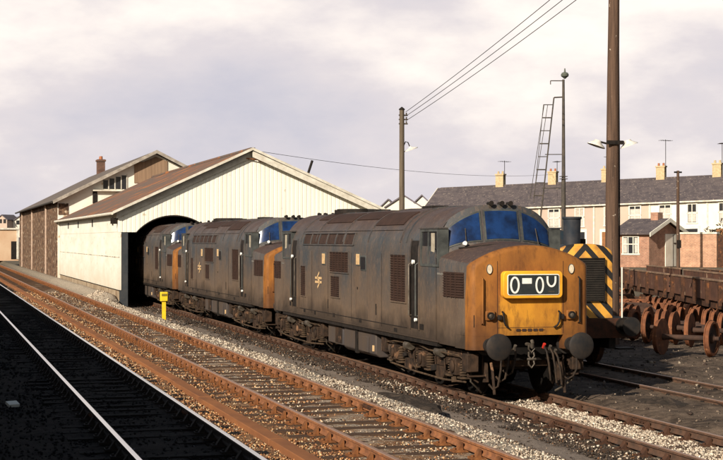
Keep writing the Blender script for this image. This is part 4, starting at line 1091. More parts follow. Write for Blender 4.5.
for y in (117.4, 134.0, 149.0):
    MB(GF).tube([(8.36, y, GE - .15), (8.42, y, GE - .4), (8.42, y, .5)], .085, 8).build('downpipe', mat('pale_pipe', (0.50, 0.38, 0.30), (0.36, 0.26, 0.2), 3, .8), gs)
for sx, ex in ((8.2, GXA), (GXR + .3, GXA)):
    x0, z0 = sx, GE - .14
    MB(GF).prism([(x0, z0), (ex, GA), (ex, GA + .12), (x0, z0 + .12)], 'y', YE - .5, YG + .3).build('roof', slate, gs)
    MB(GF).prism([(x0, z0 - .10), (ex, GA - .10), (ex, GA + .15), (x0, z0 + .15)], 'y', YE - .58, YE - .50).build('bargeboard', mat('grey_bargeboard', (.42, .38, .33), (.24, .21, .18), 3, .8), gs)
MB(GF).tube([(8.1, YE - .5, GE - .12), (8.1, YG, GE - .12)], .08, 8).build('gutter', mat('dark_gutter', (.05, .045, .04), None, 1, .7), gs)
MB(GF).box(13.95, 16.35, YE - .06, YE, 7.2, 8.72).build('boarded_panel', mat('brown_boards', (0.30, 0.20, 0.13), (0.22, 0.145, 0.095), 2, .85, stretch=(3, 1, .2)), gg)
MB(GF).prism([(13.95, 8.0), (16.35, 8.0), (16.35, 8.78), (15.5, 9.1), (13.95, 8.45)], 'y', YE - .05, YE - .004).build('boarded_panel', MATS['brown_boards'], gg)
for k, x in enumerate((11.75, 12.2, 12.65, 13.05)):
    wz = 6.95 + (x - 11.75) * .28
    w_ = MB(GF).box(x, x + .34, YE - .04, YE, 6.75, wz + .42).build('gable_window', dark_glass, gg)
    MB(GF).box(x + .34, x + .40, YE - .07, YE, 6.75, wz + .5).build('window_frame', barge_white, w_)
MB(GF).box(11.0, 11.32, YE - .05, YE, 5.7, 6.62).build('dark_opening', black, gg)
MB(GF).box(11.0, 14.0, YE - .35, YE, 6.58, 6.68).build('ledge', barge_white, gg)
MB(GF).box(8.6, 9.3, YE - .05, YE, 4.9, 5.7).build('stone_quoin', stone_m2, gg)
brickm = brick_mat('red_brick', (0.33, 0.14, 0.08), (0.24, 0.095, 0.055), (0.30, 0.22, 0.16))
brick_dk = brick_mat('sooty_brick', (0.17, 0.075, 0.05), (0.11, 0.05, 0.036), (0.13, 0.09, 0.07))
ck = MB(GF).box(15.1, 15.8, 143.6, 144.7, 8.9, 10.75).build('chimney', brick_dk, gs)
MB(GF).box(15.02, 15.88, 143.52, 144.78, 10.55, 10.72).build('chimney_cap', brick_dk, ck)
for y in (143.85, 144.4): MB(GF).cyl((15.45, y, 10.7), (15.45, y, 11.05), .16, .13, seg=12).build('chimney_pot', mat('terracotta', (.35, .14, .07), None, 1, .8), ck)

# ------------------------------------------------------------------ terrace of houses
HX, HY = 62.083, 133.05
RA = R(90 - 133.6); ux, uy = math.cos(RA), math.sin(RA)
cuts = [-18.6, -11.9, -6.21, -.6, 4.94, 10.45, 16.1, 21.8]
rend_pink = mat('pink_render', (0.48, 0.375, 0.31), (0.45, 0.35, 0.285), .8, .9, bump=.005)
rend_cream = mat('cream_render', (0.76, 0.72, 0.64), (0.70, 0.65, 0.56), .8, .9, bump=.005)
rend_buff = mat('buff_render', (0.52, 0.42, 0.34), (0.48, 0.385, 0.31), .8, .9, bump=.005)
slate2 = mat('terrace_slate', (0.070, 0.060, 0.066), (0.115, 0.095, 0.095), 1.5, .8, bump=.02, bscale=8, stretch=(1, 1, 2), spots=((.20, .165, .145), 5.5, .60))
chim_m = mat('pale_brick_stack', (0.55, 0.44, 0.27), (0.42, 0.31, 0.18), 6, .9, bump=.01)
curtain = mat('net_curtain', (0.55, 0.52, 0.46), (0.42, 0.39, 0.35), 5, .8)
K_ = .0265
lab = ['leftmost pinkish house at the gable end of the slate roofed terrace', 'second pinkish terrace house from the left gable end', 'third pinkish terrace house, behind the chimney of the striped shunting engine',
       'fourth terrace house, the buff one behind the tall wooden pole', 'first cream terrace house from the left, above the small brick hut', 'second cream terrace house, behind the thin pole beside the brick hut', 'rightmost cream terrace house at the edge of the photo']
for i in range(7):
    a, b_ = cuts[i], cuts[i + 1]; w = b_ - a
    t = thing('terraced_house', (HX + a * ux, HY + a * uy, 1.75 + K_ * a), lab[i], 'house', 'slate roofed terrace houses', rz=RA)
    SH = lambda c: Vector((c[0], c[1], c[2] + K_ * c[0]))
    wm = (rend_pink, rend_pink, rend_pink, rend_buff, rend_cream, rend_cream, rend_cream)[i]
    if i == 1: wm = rend_buff
    D = 7.6; ez, rz_ = 4.9, 7.28
    MB(SH).box(0.002, w - .002, 0, .3, -1.5, ez).build('front_wall', wm, t)
    MB(SH).box(0.002, w - .002, D - .3, D, -1.5, ez).build('rear_wall', wm, t)
    for x in ((0, .25), (w - .25, w)):
        MB(SH).prism([(.3, -1.5), (D - .3, -1.5), (D - .3, ez), (D / 2, rz_ - .1), (.3, ez)], 'x', x[0] + .003, x[1] - .003).build('party_wall', wm, t)
    e0 = .35 if i == 0 else 0
    rf = MB(SH)
    rf.prism([(-.25, ez - .12), (D / 2, rz_), (D / 2, rz_ - .12), (-.25, ez - .24)], 'x', -e0 + .001, w - .001)
    rf.prism([(D + .25, ez - .12), (D / 2, rz_), (D / 2, rz_ - .12), (D + .25, ez - .24)], 'x', -e0 + .001, w - .001)
    rf = rf.build('roof', slate2, t, smooth=0)
    if i == 0:
        MB(SH).prism([(-.3, ez - .1), (D / 2, rz_ + .03), (D / 2, rz_ - .22), (-.3, ez - .36)], 'x', -.42, -.35).build('verge_board', barge_white, rf)
    MB(SH).box(0, w, -.33, -.25, ez - .26, ez - .13).build('gutter', barge_white, rf)
    MB(SH).box(0, w, D / 2 - .12, D / 2 + .12, rz_ - .06, rz_ + .03).build('ridge_tiles', slate2, rf)
    c = MB(SH).box(w - .42, w + .42, D / 2 - .35, D / 2 + .35, rz_ - .7, rz_ + 1.0)
    c.box(w - .48, w + .48, D / 2 - .41, D / 2 + .41, rz_ + 1.0, rz_ + 1.14)
    c = c.build('chimney', chim_m, t, smooth=0)
    for q in (-.24, .24): MB(SH).cyl((w + q, D / 2, rz_ + 1.12), (w + q, D / 2, rz_ + 1.42), .12, .10, seg=10).build('chimney_pot', MATS['terracotta'] if i % 2 else chim_m, c)
    MB(SH).box(w - .08, w + .08, -.08, -.002, -1, ez - .2).build('downpipe', barge_white, t)
    for k, x in enumerate((w * .27, w * .74)):
        big = (k == (i % 2)); hw = .62 if big else .5
        z0, z1 = 2.75, 4.45
        f = MB(SH)
        for s4 in ((x - hw, x + hw, z1, z1 + .12), (x - hw - .06, x + hw + .06, z0 - .12, z0), (x - hw, x - hw + .11, z0, z1), (x + hw - .11, x + hw, z0, z1), (x - hw, x + hw, (z0 + z1) / 2 - .05, (z0 + z1) / 2 + .05), (x - .035, x + .035, z0, z1)):
            f.box(s4[0], s4[1], -.07, .01, s4[2], s4[3])
        f = f.build('window', white_paint, t, smooth=0)
        MB(SH).box(x - hw + .1, x + hw - .1, -.03, -.002, z0, z1).build('window_pane', dark_glass if (i + k) % 3 else MATS.get('pane_blind') or mat('pane_blind', (.5, .45, .38), (.32, .28, .24), 3, .4), f)
        MB(SH).box(x - hw + .14, x + hw - .14, -.034, -.031, z0 + .05, z0 + (1.0 if (i + k) % 2 else 1.45)).build('curtain', curtain, f)
    # ground floor: window and door with white surround
    for x, hw, z0, z1, nm in ((w * .70, .75, .75, 2.15, 'window'), (w * .24, .52, 0, 2.1, 'front_door')):
        f = MB(SH)
        f.box(x - hw - .22, x + hw + .22, -.05, .005, z1, z1 + .28); f.box(x - hw - .22, x - hw, -.05, .005, z0, z1); f.box(x + hw, x + hw + .22, -.05, .005, z0, z1); f.box(x - hw - .2, x + hw + .2, -.09, .005, z0 - .1, z0)
        f = f.build(nm, white_paint, t, smooth=0)
        MB(SH).box(x - hw, x + hw, -.03, -.002, z0, z1).build('window_pane' if nm == 'window' else 'door_leaf', dark_glass if nm == 'window' else mat('door_brown', (.30, .13, .05), (.2, .09, .04), 3, .6), f)
# television aerials on the stacks
for i, (s_, hh) in enumerate(((-11.9, 1.4), (-6.21, 1.1), (-.6, 1.3), (4.94, 2.6), (10.45, 2.0))):
    z = 1.75 + K_ * s_ + 7.28 + 1.1; cx_, cy_ = HX + s_ * ux + 3.8 * -uy, HY + s_ * uy + 3.8 * ux
    mb = MB(); mb.cyl((0, 0, -.6), (0, 0, hh), .03, seg=6)
    mb.obox((0, 0, hh - .1), (1.3, .04, .04), rz=.4 + i)
    for k in range(5): mb.obox((math.cos(.4 + i) * (-.6 + .3 * k), math.sin(.4 + i) * (-.6 + .3 * k), hh - .1), (.03, .7, .03), rz=.4 + i)
    o = mb.build('tv_aerial', black); o.location = (cx_ + .3, cy_ - .35, z)
    tag(o, ['aerial on the leftmost chimney stack of the terrace', 'aerial on the second chimney stack from the left of the terrace', 'aerial on the chimney stack left of the tall wooden pole', 'tallest aerial on the chimney stack above the brick hut', 'aerial on the rightmost chimney stack of the terrace'][i], 'aerial', 'aerials on the terrace chimneys')

# ------------------------------------------------------------------ brick hut and wall
CX, CY = 45.037, 89.042
A1 = R(90 - 150)      # local x runs along the long side towards the right, y away
hut = thing('brick_hut', (CX, CY, 1.3), 'small red brick hut with slate roof and white gable boards in front of the terrace', 'hut', rz=A1)
hb_ = brick_mat('hut_brick', (0.42, 0.20, 0.125), (0.33, 0.145, 0.09), (0.42, 0.31, 0.23), .24, .085)
W2, DL = 4.1, 2.75; EZ, AZ = 2.26, 3.14
MB().box(-DL, 0, 0, .25, -.6, EZ).build('front_wall', hb_, hut)
MB().box(-DL, 0, W2 - .25, W2, -.6, EZ).build('rear_wall', hb_, hut)
for x in ((-.25, .0), (-DL, -DL + .25)):
    MB().prism([(.25, -.6), (W2 - .25, -.6), (W2 - .25, EZ), (W2 / 2, AZ - .1), (.25, EZ)], 'x', x[0] - .002, x[1] - .002).build('gable_wall', hb_, hut)
rf = MB()
for a, b_ in ((-.3, W2 / 2), (W2 + .3, W2 / 2)):
    rf.prism([(a, EZ - .1), (b_, AZ), (b_, AZ + .1), (a, EZ)], 'x', -DL - .15, .28)
rf = rf.build('roof', slate2, hut, smooth=0)
for a, b_ in ((-.35, W2 / 2), (W2 + .35, W2 / 2)):
    MB().prism([(a, EZ - .24), (b_, AZ - .14), (b_, AZ + .12), (a, EZ + .02)], 'x', .28, .34).build('verge_board', white_paint, rf)
MB().box(-1.0, -.45, W2 / 2 - .3, W2 / 2 + .3, AZ - .3, AZ + .5).build('chimney', hb_, hut)
f = MB(lambda c: Vector(c) + Vector((.50, 0, 0)))
for q in ((-2.55, -1.25, 2.0, 2.08), (-2.62, -1.18, .82, .92), (-2.55, -2.46, .9, 2.0), (-1.34, -1.25, .9, 2.0), (-2.13, -2.07, .9, 2.0), (-1.73, -1.67, .9, 2.0), (-2.5, -1.3, 1.5, 1.56)): f.box(q[0], q[1], -.05, .0, q[2], q[3])
f = f.build('window', white_paint, hut, smooth=0)
MB().box(-2.0, -.8, -.02, -.001, .9, 2.0).build('window_pane', dark_glass, f)
MB().box(-1.95, -1.7, -.024, -.021, .95, 1.95).build('curtain', curtain, f); MB().box(-1.1, -.88, -.024, -.021, .95, 1.95).build('curtain', curtain, f)
dr = MB().box(-.002, .05, 1.9, 3.75, .05, 2.2).build('double_door', white_paint, hut)
MB().box(.05, .06, 2.8, 2.85, .05, 2.15).build('door_gap', grille_m, dr)
MB().box(.05, .075, 2.9, 3.7, 1.55, 1.62).build('door_rail', grille_m, dr)
A2_ = R(90 - 145)
wl = thing('brick_wall', (47.8, 90.0, 1.3), 'long orange brick boundary wall with pale coping running right from the brick hut', 'wall', rz=A2_)
MB().box(0, 2.62, 0, .3, -.6, 2.2).build('wall_brickwork', brick_mat('wall_brick', (0.50, 0.26, 0.155), (0.42, 0.20, 0.12), (0.5, 0.38, 0.28), .24, .085), wl)
MB().box(-.05, 2.66, -.06, .36, 2.2, 2.32).build('coping', barge_white, wl)
pr = MB().box(2.75, 3.3, -.05, .5, -.6, 2.1).build('gate_pier', dark_rust, wl)
# scruffy bush behind the wall
def bush(name, loc, rx, ry, rz2, n, lsz, label, cols, seed):
    r = np.random.RandomState(seed); mb = MB()
    t = thing(name, loc, label, 'bush')
    for i in range(n):
        v = Vector(r.normal(size=3)); v.normalize(); k = r.uniform(.3, 1) ** .5
        p = Vector((v.x * rx * k, v.y * ry * k, rz2 + v.z * rz2 * k * (1 + .3 * math.sin(v.x * 5))))
        a = Vector(r.normal(size=3)).normalized() * lsz * r.uniform(.6, 1.4); b_ = Vector(r.normal(size=3)).normalized() * lsz
        mb.face([p - a, p + b_ * .6, p + a, p - b_ * .6])
    mb.build('foliage', cols, t, smooth=0)
    st = MB()
    for k in range(6): st.tube([(0, 0, 0), (r.uniform(-.3, .3) * rx, r.uniform(-.3, .3), rz2 * .8), (r.uniform(-.8, .8) * rx, r.uniform(-.4, .4), rz2 * 1.6)], .03, 5)
    st.build('stem', MATS['sleeper_wood'], t)
leaf = mat('bush_leaves', (0.055, 0.05, 0.03), (0.10, 0.075, 0.045), 3, .8)
bush('bush', (50.9, 90.5, 1.6), 1.1, .8, 1.35, 420, .12, 'straggly dark bush showing above the orange brick wall', leaf, 5)

# ------------------------------------------------------------------ poles, mast, wires
pole_wood = mat('pole_wood', (0.13, 0.080, 0.055), (0.06, 0.038, 0.028), 5, .85, bump=.008, stretch=(3, 3, .15), spots=((.42, .35, .28), 7, .68))
pole_wood2 = mat('weathered_pole', (0.15, 0.12, 0.085), (0.09, 0.07, 0.05), 5, .85, bump=.006, stretch=(3, 3, .15))
enamel = mat('white_enamel_shade', (0.72, 0.70, 0.66), (0.5, 0.47, 0.42), 4, .4)
bp = thing('wooden_pole', (20.05, 42.1, .0), 'tallest and thickest wooden pole with two floodlights, running out of the top of the photo', 'pole')
MB().loft([[(math.cos(a_) * r_ + dx, math.sin(a_) * r_, z) for a_ in [2 * math.pi * i / 18 for i in range(18)]] for z, r_, dx in ((-.2, .225, 0), (4, .205, .0), (8, .185, .04), (12.2, .155, .09))]).build('post', pole_wood, bp, smooth=50)
for s in (-1, 1):
    fx = Vector((math.cos(R(-16)), math.sin(R(-16)), 0))
    base = Vector((.02, 0, 6.08)) + fx * s * .2
    fl = MB().lathe(base + fx * s * .28 + Vector((0, 0, .02)), (fx * s * .35 + Vector((0, 0, -1))).normalized(), [(-.10, .03), (-.10, .10), (-.04, .13), (.05, .26), (.08, .285), (.09, .285), (.06, .24), (-.02, .1)], 20).build('floodlight', enamel, bp, smooth=40)
    MB().tube([base - fx * s * .05, base + fx * s * .25 + Vector((0, 0, .08))], .03, 6).build('lamp_arm', black, fl)
MB().box(-.27, .27, -.25, -.19, 6.05, 6.17).build('bracket_band', black, bp)
MB().tube([(.24, -.02, 2.0), (.235, -.02, 5.9), (.215, -.02, 9)], .02, 5).build('cable_run', black, bp)
MB().box(-.5, .5, -.25, -.15, 11.3, 11.42).build('crossarm', black, bp)
p2 = thing('wooden_pole', (21.09, 66.8, 0), 'shorter wooden pole with one swan neck lamp and three wires, right of the shed gable', 'pole')
MB().cyl((0, 0, -.3), (0, 0, 9.2), .15, .115, seg=14).build('post', pole_wood2, p2)
MB().lathe((0, 0, 9.2), (0, 0, 1), [(0, .15), (.05, .13), (.14, .02)], 12).build('pole_cap', black, p2)
MB().tube([(.08, 0, 7.5), (.18, 0, 7.72), (.30, 0, 7.68), (.38, 0, 7.5)], .025, 6).build('lamp_arm', black, p2)
MB().lathe((.40, 0, 7.5), (.35, 0, -1), [(0, .05), (.05, .08), (.14, .34), (.17, .34), (.1, .1)], 18).build('lamp_shade', enamel, p2)
mb = MB()
for z in (8.95, 8.75, 8.55): mb.box(-.14, .28, -.05, .05, z - .03, z + .03); mb.cyl((.22, 0, z), (.22, 0, z + .12), .035, seg=8)
mb.build('insulator', steel_m, p2)
ms = thing('lighting_mast', (24.29, 55.46, 0), 'slim steel lighting mast with a globe lamp on top and a leaning ladder', 'mast')
mast_m = mat('mast_steel', (0.05, 0.045, 0.042), (0.09, 0.075, 0.06), 4, .6)
MB().loft([[(math.cos(a_) * r_, math.sin(a_) * r_, z) for a_ in [2 * math.pi * i / 12 for i in range(12)]] for z, r_ in ((-.2, .10), (4.5, .09), (5.5, .085), (5.6, .075), (9.55, .05))]).build('post', mast_m, ms)
MB().lathe((.06, 0, 9.58), (0, 0, 1), [(0, .03), (.05, .08), (.1, .15), (.17, .16), (.24, .12), (.27, .04), (.42, .02)], 14).build('globe_lamp', mat('lamp_green_grey', (.10, .11, .09), None, 2, .4), ms)
mb = MB(); mb.tube([(-.5, .13, 9.5), (.05, 0, 9.5)], .02, 5); mb.tube([(-.36, .1, 8.83), (.02, 0, 8.85)], .03, 5); mb.tube([(-.5, .13, 9.5), (-.5, .13, 9.35)], .02, 5)
for z in (5.2, 6.55): mb.tube([(-.95 + (z - 4) * .1, .25, z), (0, 0, z)], .018, 5)
mb.build('stay_bar', mast_m, ms)
ld = MB()
e16 = Vector((math.cos(R(-16)), math.sin(R(-16)), 0))
def lp(u, z): return e16 * u + Vector((0, .0, z))
b0, b1 = -1.08, -.38
for u in (0,): ld.tube([lp(b0 + .05, 3.0), lp(b1, 8.83)], .028, 6)
for u in (-.36, -.22): ld.tube([lp(b0 + .10 + u, 4.8), lp(b1 - .03 + u, 8.55)], .013, 5)
ld.tube([lp(b0 - .02 - .10, 4.6), lp(b1 - .42 - .0, 8.55)], .013, 5)
for k in range(8):
    z = 4.9 + k * .52; c_ = b0 + .05 + (b1 - b0 - .05) * (z - 3) / 5.83
    ld.tube([lp(c_ - .38, z), lp(c_, z)], .018 if k % 2 else .026, 5)
ld.build('ladder', mast_m, ms, smooth=0)
for z in (5.55, 5.65): MB().box(-.14, .14, -.1, .1, z, z + .03).build('mast_collar', mast_m, ms)
p4 = thing('thin_pole', (45.42, 85.8, 1.2), 'thin dark pole standing in front of the door of the brick hut', 'pole')
MB().cyl((0, 0, -.3), (0, 0, 6.3), .12, .085, seg=10).build('post', pole_wood, p4)
MB().box(-.25, .25, -.06, .06, 6.15, 6.25).build('crossarm', black, p4)
MB().box(-.14, .14, -.16, -.1, 1.4, 1.9).build('switch_box', black, p4)
def wire(p, q, sag, label, r=.012, n=18):
    mb = MB(); P = []
    for i in range(n + 1):
        t_ = i / n; v = Vector(p).lerp(Vector(q), t_); v.z -= sag * 4 * t_ * (1 - t_); P.append(v)
    mb.tube(P, r, 5)
    o = mb.build('overhead_wire', black, smooth=60); tag(o, label, 'wire', 'wires between the two wooden poles' if 'pole' in label else None); return o
for k, (z2, z1, dx) in enumerate(((12.05, 9.1, -.1), (11.75, 8.9, .0), (11.45, 8.68, .1))):
    wire((21.25, 66.7, z1), (20.1 + dx, 42.1, z2), .12, ['uppermost wire between the two wooden poles', 'middle wire between the two wooden poles', 'lowest wire between the two wooden poles'][k], .013)
wire((XA, YS, 7.6), (HX - 6.21 * ux + 2.6, HY - 6.21 * uy + 2.7, 9.7), .6, 'faint telephone wire sagging from the shed gable to a terrace chimney', .012)
# yellow marker post
mk = thing('marker_post', (8.6, 57.7, .04), 'small yellow marker post standing beside the rusty track near the shed', 'post')
ym = mat('marker_yellow', (0.85, 0.62, 0.03), (0.7, 0.48, 0.03), 5, .5)
MB().box(-.07, .07, -.05, .05, -.1, .80).build('post', ym, mk)
MB().obox((0, 0, .90), (.28, .2, .36)).build('head_box', ym, mk, bevel=.02)
MB().box(-.10, .10, -.115, -.098, .93, 1.01).build('head_slot', mat('marker_dark', (.2, .16, .03), None, 2, .6), mk)

# ------------------------------------------------------------------ wheelsets and scrap wagons
wheel_rust = mat('bright_wheel_rust', (0.24, 0.092, 0.042), (0.11, 0.046, 0.026), 3, .85, bump=.006, spots=((.34, .15, .07), 5, .6))
disc_rust = mat('wheel_disc_rust', (0.075, 0.042, 0.03), (0.042, 0.027, 0.022), 3, .85)
def make_wheelset():
    t = thing('wheelset', (0, 0, 0), 'x', 'wheelset', 'rusty loose wheelsets parked in the yard')
    MB().lathe((-.95, 0, 0), (1, 0, 0), [(0, 0), (0, .06), (.12, .06), (.12, .085), (.35, .085), (.40, .075), (1.5, .075), (1.55, .085), (1.78, .085), (1.78, .06), (1.9, .06), (1.9, 0)], 14).build('axle', disc_rust, t)
    for s in (-1, 1):
        MB().lathe((s * .68, 0, 0), (s, 0, 0), [(0, .40), (0, .515), (.025, .515), (.035, .485), (.13, .475), (.13, .41), (.09, .395), (.0, .40)], 30).build('tyre', wheel_rust, t, smooth=40)
        mb = MB(); mb.lathe((s * .68, 0, 0), (s, 0, 0), [(.04, .40), (.06, .40), (.04, .14), (.13, .12), (.13, .0)], 24)
        mb.build('wheel_disc', disc_rust, t, smooth=40)
    return t
import itertools
base_ws = make_wheelset(); used_ws = [False]; LBL = []
def put_ws(x, y, z, rz, label):
    o = base_ws if not used_ws[0] else copy_tree(base_ws)
    used_ws[0] = True
    o.location = (x, y, z + .515); o.rotation_euler = (rnd.uniform(-.2, .2), 0, rz); o['label'] = label
    for c in [q for q in bpy.data.objects if q.parent == o]: pass
    return o
rows_ws = [  # start x,y, step, count, z, turn, row
    (20.1, 37.5, (.4, 1.3), 1, -.10, R(-48), 'lone front'), (22.35, 40.2, (.20, 1.02), 12, -.10, R(-42), 'second row'),
    (24.3, 42.0, (.33, 1.05), 12, -.1, R(-40), 'third row'), (20.9, 43.0, (.14, 1.12), 9, -.1, R(-46), 'left row'), (26.2, 45.2, (.40, 1.1), 12, -.1, R(-38), 'back row'), (23.9, 50.5, (.34, 1.25), 8, -.1, R(-50), 'inner row')]
ordn = ['nearest', 'second', 'third', 'fourth', 'fifth', 'sixth', 'seventh', 'eighth', 'ninth', 'tenth', 'eleventh', 'twelfth']
for x, y, (dx, dy), n, z, rz, rn in rows_ws:
    for k in range(n):
        put_ws(x + dx * k + rnd.uniform(-.08, .08), y + dy * k + rnd.uniform(-.1, .1), max(z, gz(x + dx * k, y + dy * k)) , rz + rnd.uniform(-.07, .07), (f'rusty loose wheelset, {ordn[k]} in the {rn} of wheelsets behind the shunting engine' if n > 1 else 'single rusty wheelset standing nearest the buried track at the right edge'))
# scrap wagons: brown bodied, stanchions, line heading ~17 deg
def make_wagon():
    t = thing('flat_wagon', (0, 0, 0), 'x', 'wagon', 'derelict brown wagons on the far yard siding')
    wb = mat('wagon_brown', (0.13, 0.06, 0.038), (0.07, 0.038, 0.028), 1.6, .85, bump=.01, spots=((.30, .20, .13), 2.4, .62))
    MB().box(-1.2, 1.2, 0, 9.0, 1.12, 1.30).build('deck', wb, t)
    for s in (-1, 1):
        for y0, y1 in ((.05, 4.4), (4.5, 8.95)):
            MB().box(*sorted((s * 1.14, s * 1.2)), y0, y1, 1.30, 1.78).build('side_plank', wb, t)
        MB().box(*sorted((s * 1.12, s * 1.23)), .02, 8.98, 1.781, 1.84).build('top_rail', mat('worn_plank', (.30, .20, .13), (.16, .10, .07), 1.5, .85), t)
        for y in (.3, 2.3, 4.45, 6.6, 8.7): MB().box(*sorted((s * 1.2, s * 1.31)), y - .08, y + .08, 1.0, 1.775 if y != 4.45 else 1.80).build('stanchion', dark_rust, t)
        MB().box(*sorted((s * 1.0, s * 1.12)), 0, 9, .86, 1.12).build('solebar', dark_rust, t)
        for y in (2.2, 6.8):
            MB().lathe((s * .70, y, .47), (s, 0, 0), [(0, .40), (0, .50), (.03, .50), (.035, .47), (.13, .465), (.13, .4), (.08, .38), (.05, .12), (.13, .1), (.13, 0)], 24).build('wheel', wheel_rust, t)
            mb = MB(); mb.box(*sorted((s * .95, s * 1.12)), y - .14, y + .14, .34, .62)
            for k in range(4): mb.box(*sorted((s * .96, s * 1.10)), y - .55 + k * .08, y + .55 - k * .08, .66 + .03 * k, .685 + .03 * k)
            mb.prism([(y - .12, .35), (y + .12, .35), (y + .35, .86), (y - .35, .86)], 'x', *sorted((s * .90, s * .94)))
            mb.build('axlebox', dark_rust, t)
        for y0 in (0, 9.0):
            q = -1 if y0 == 0 else 1
            MB().lathe((s * .864, y0, 1.02), (0, q, 0), [(0, .15), (.25, .12), (.25, .07), (.42, .07), (.42, .17), (.45, .18), (.46, 0)], 14).build('buffer', dark_rust, t)
    for k in range(6):
        MB().obox((rnd.uniform(-.8, .8), rnd.uniform(.6, 8.4), 1.36 + rnd.uniform(0, .15)), (rnd.uniform(.15, .5), rnd.uniform(.5, 2.2), rnd.uniform(.1, .2)), rz=rnd.uniform(-.5, .5)).build('scrap_piece', rnd.choice([wb, dark_rust, rust, mat('scrap_grey', (.16, .13, .12), (.08, .06, .05), 3, .8)]), t)
    return t
wg = make_wagon()
hd = 17.2; dvx, dvy = math.sin(R(hd)), math.cos(R(hd))
spots = [(25.75, 43.05, -.02), (25.75 + 9.9 * dvx, 43.05 + 9.9 * dvy, -.02), (25.75 + 19.8 * dvx, 43.05 + 19.8 * dvy, 0), (29.9 + 3 * dvx, 43 + 3 * dvy, -.05), (29.9 + 13 * dvx, 43 + 13 * dvy, -.05)]
wl_ = ['nearest derelict brown wagon of the front line at the right edge', 'second derelict brown wagon of the front line, behind the wheelsets', 'farthest derelict brown wagon of the front line, below the brick hut', 'nearest brown wagon of the rear line, partly hidden at the right edge', 'second brown wagon of the rear line, below the orange brick wall']
for i, (x, y, z) in enumerate(spots):
    o = wg if i == 0 else copy_tree(wg)
    o.location = (x, y, z); o.rotation_euler = (0, 0, R(-hd)); o['label'] = wl_[i]
# loose scrap frames between wheelsets and wagons
SCR = []
for k in range(22):
    t_ = 4 + k * 1.05; x = 22.9 + t_ * dvx + rnd.uniform(-1.0, 1.2); y = 43.5 + t_ * dvy + rnd.uniform(-1, 1)
    z = gz(x, y); mb = MB(); L_ = rnd.uniform(.8, 1.3); H_ = rnd.uniform(.75, 1.2); w_ = rnd.uniform(.5, .8)
    for q in (-w_, w_):
        mb.prism([(-L_, H_ * .7), (-L_ * .5, H_), (L_ * .5, H_), (L_, H_ * .7), (L_, H_ * .55), (L_ * .45, H_ * .8), (L_ * .3, H_ * .3), (-L_ * .3, H_ * .3), (-L_ * .45, H_ * .8), (-L_, H_ * .55)], 'x', q - .04, q + .04)
        for yy in (-L_ * .85, L_ * .85): mb.box(q - .1, q + .1, yy - .1, yy + .1, .0, H_ * .72)
        mb.lathe((q, 0, H_ * .3), (0, 0, 1), [(0, .12), (H_ * .5, .12), (H_ * .5, 0)], 10)
    for yy in (-L_ * .4, L_ * .4): mb.box(-w_, w_, yy - .06, yy + .06, H_ * .7, H_ * .88)
    mb.tube([(-w_, -L_, H_ * .7), (0, -L_ * 1.15, H_ * rnd.uniform(.6, 1.2)), (w_, -L_, H_ * .7)], .035, 6)
    o = mb.build('scrap_bogie_frame', rnd.choice([dark_rust, dark_rust, disc_rust, wheel_rust])); o.location = (x, y, z); o.rotation_euler = (0, rnd.uniform(-.08, .08), rnd.uniform(-1.2, 1.2))
    SCR.append(o)

CNT = ['first', 'second', 'third', 'fourth', 'fifth', 'sixth', 'seventh', 'eighth', 'ninth', 'tenth', 'eleventh', 'twelfth', 'thirteenth', 'fourteenth', 'fifteenth', 'sixteenth', 'seventeenth', 'eighteenth', 'nineteenth', 'twentieth', 'twenty-first', 'twenty-second']
for k, o in enumerate(sorted(SCR, key=lambda q: q.location.y)):
    tag(o, f'rusty scrap bogie frame among the wheelsets beside the brown wagons, {CNT[k]} from the nearest end', 'scrap metal', 'scrap bogie frames in the yard')

# ------------------------------------------------------------------ litter
o = MB().obox((0, 0, 0), (.20, .15, .05), rx=.35, rz=.4).build('paper_sheet', white_paint); o.location = (1.36, 26.9, .27)
tag(o, 'crumpled white sheet lying in the black shaded ballast at lower left', 'litter')
def heap(name, loc, rx, ry, h, m_, label, seed):
    r = np.random.RandomState(seed); mb = MB(); ring = []
    N1, N2 = 18, 5; c = mb.v((0, 0, h)); prev = None
    for j in range(1, N2 + 1):
        k = j / N2; cur = [mb.v((math.cos(2 * math.pi * i / N1) * rx * k * r.uniform(.85, 1.15), math.sin(2 * math.pi * i / N1) * ry * k * r.uniform(.85, 1.15), h * (1 - k) ** .8 * r.uniform(.6, 1.2) - .04 * (j == N2))) for i in range(N1)]
        for i in range(N1):
            if prev: mb.bm.faces.new((prev[i], cur[i], cur[(i + 1) % N1], prev[(i + 1) % N1]))
            else: mb.bm.faces.new((c, cur[i], cur[(i + 1) % N1]))
        prev = cur
    o = mb.build(name, m_, smooth=0); o.location = loc; tag(o, label, 'heap', kind=None); return o
soil = mat('dark_spoil', (0.022, 0.018, 0.015), (0.06, 0.045, 0.035), 8, .95, bump=.02)
heap('ash_heap', (8.75, 27.6, .02), .5, 1.8, .13, soil, 'low black ash heap on the pale gravel beside the orange rail', 2)
heap('ash_heap', (14.3, 23.2, -.1), .6, 1.1, .12, soil, 'low dark ash heap on the yard floor at the right edge', 4)
heap('ash_heap', (13.9, 26.9, -.1), .45, .8, .14, soil, 'small dark clod heap beside the buried rail in the engine shadow', 6)

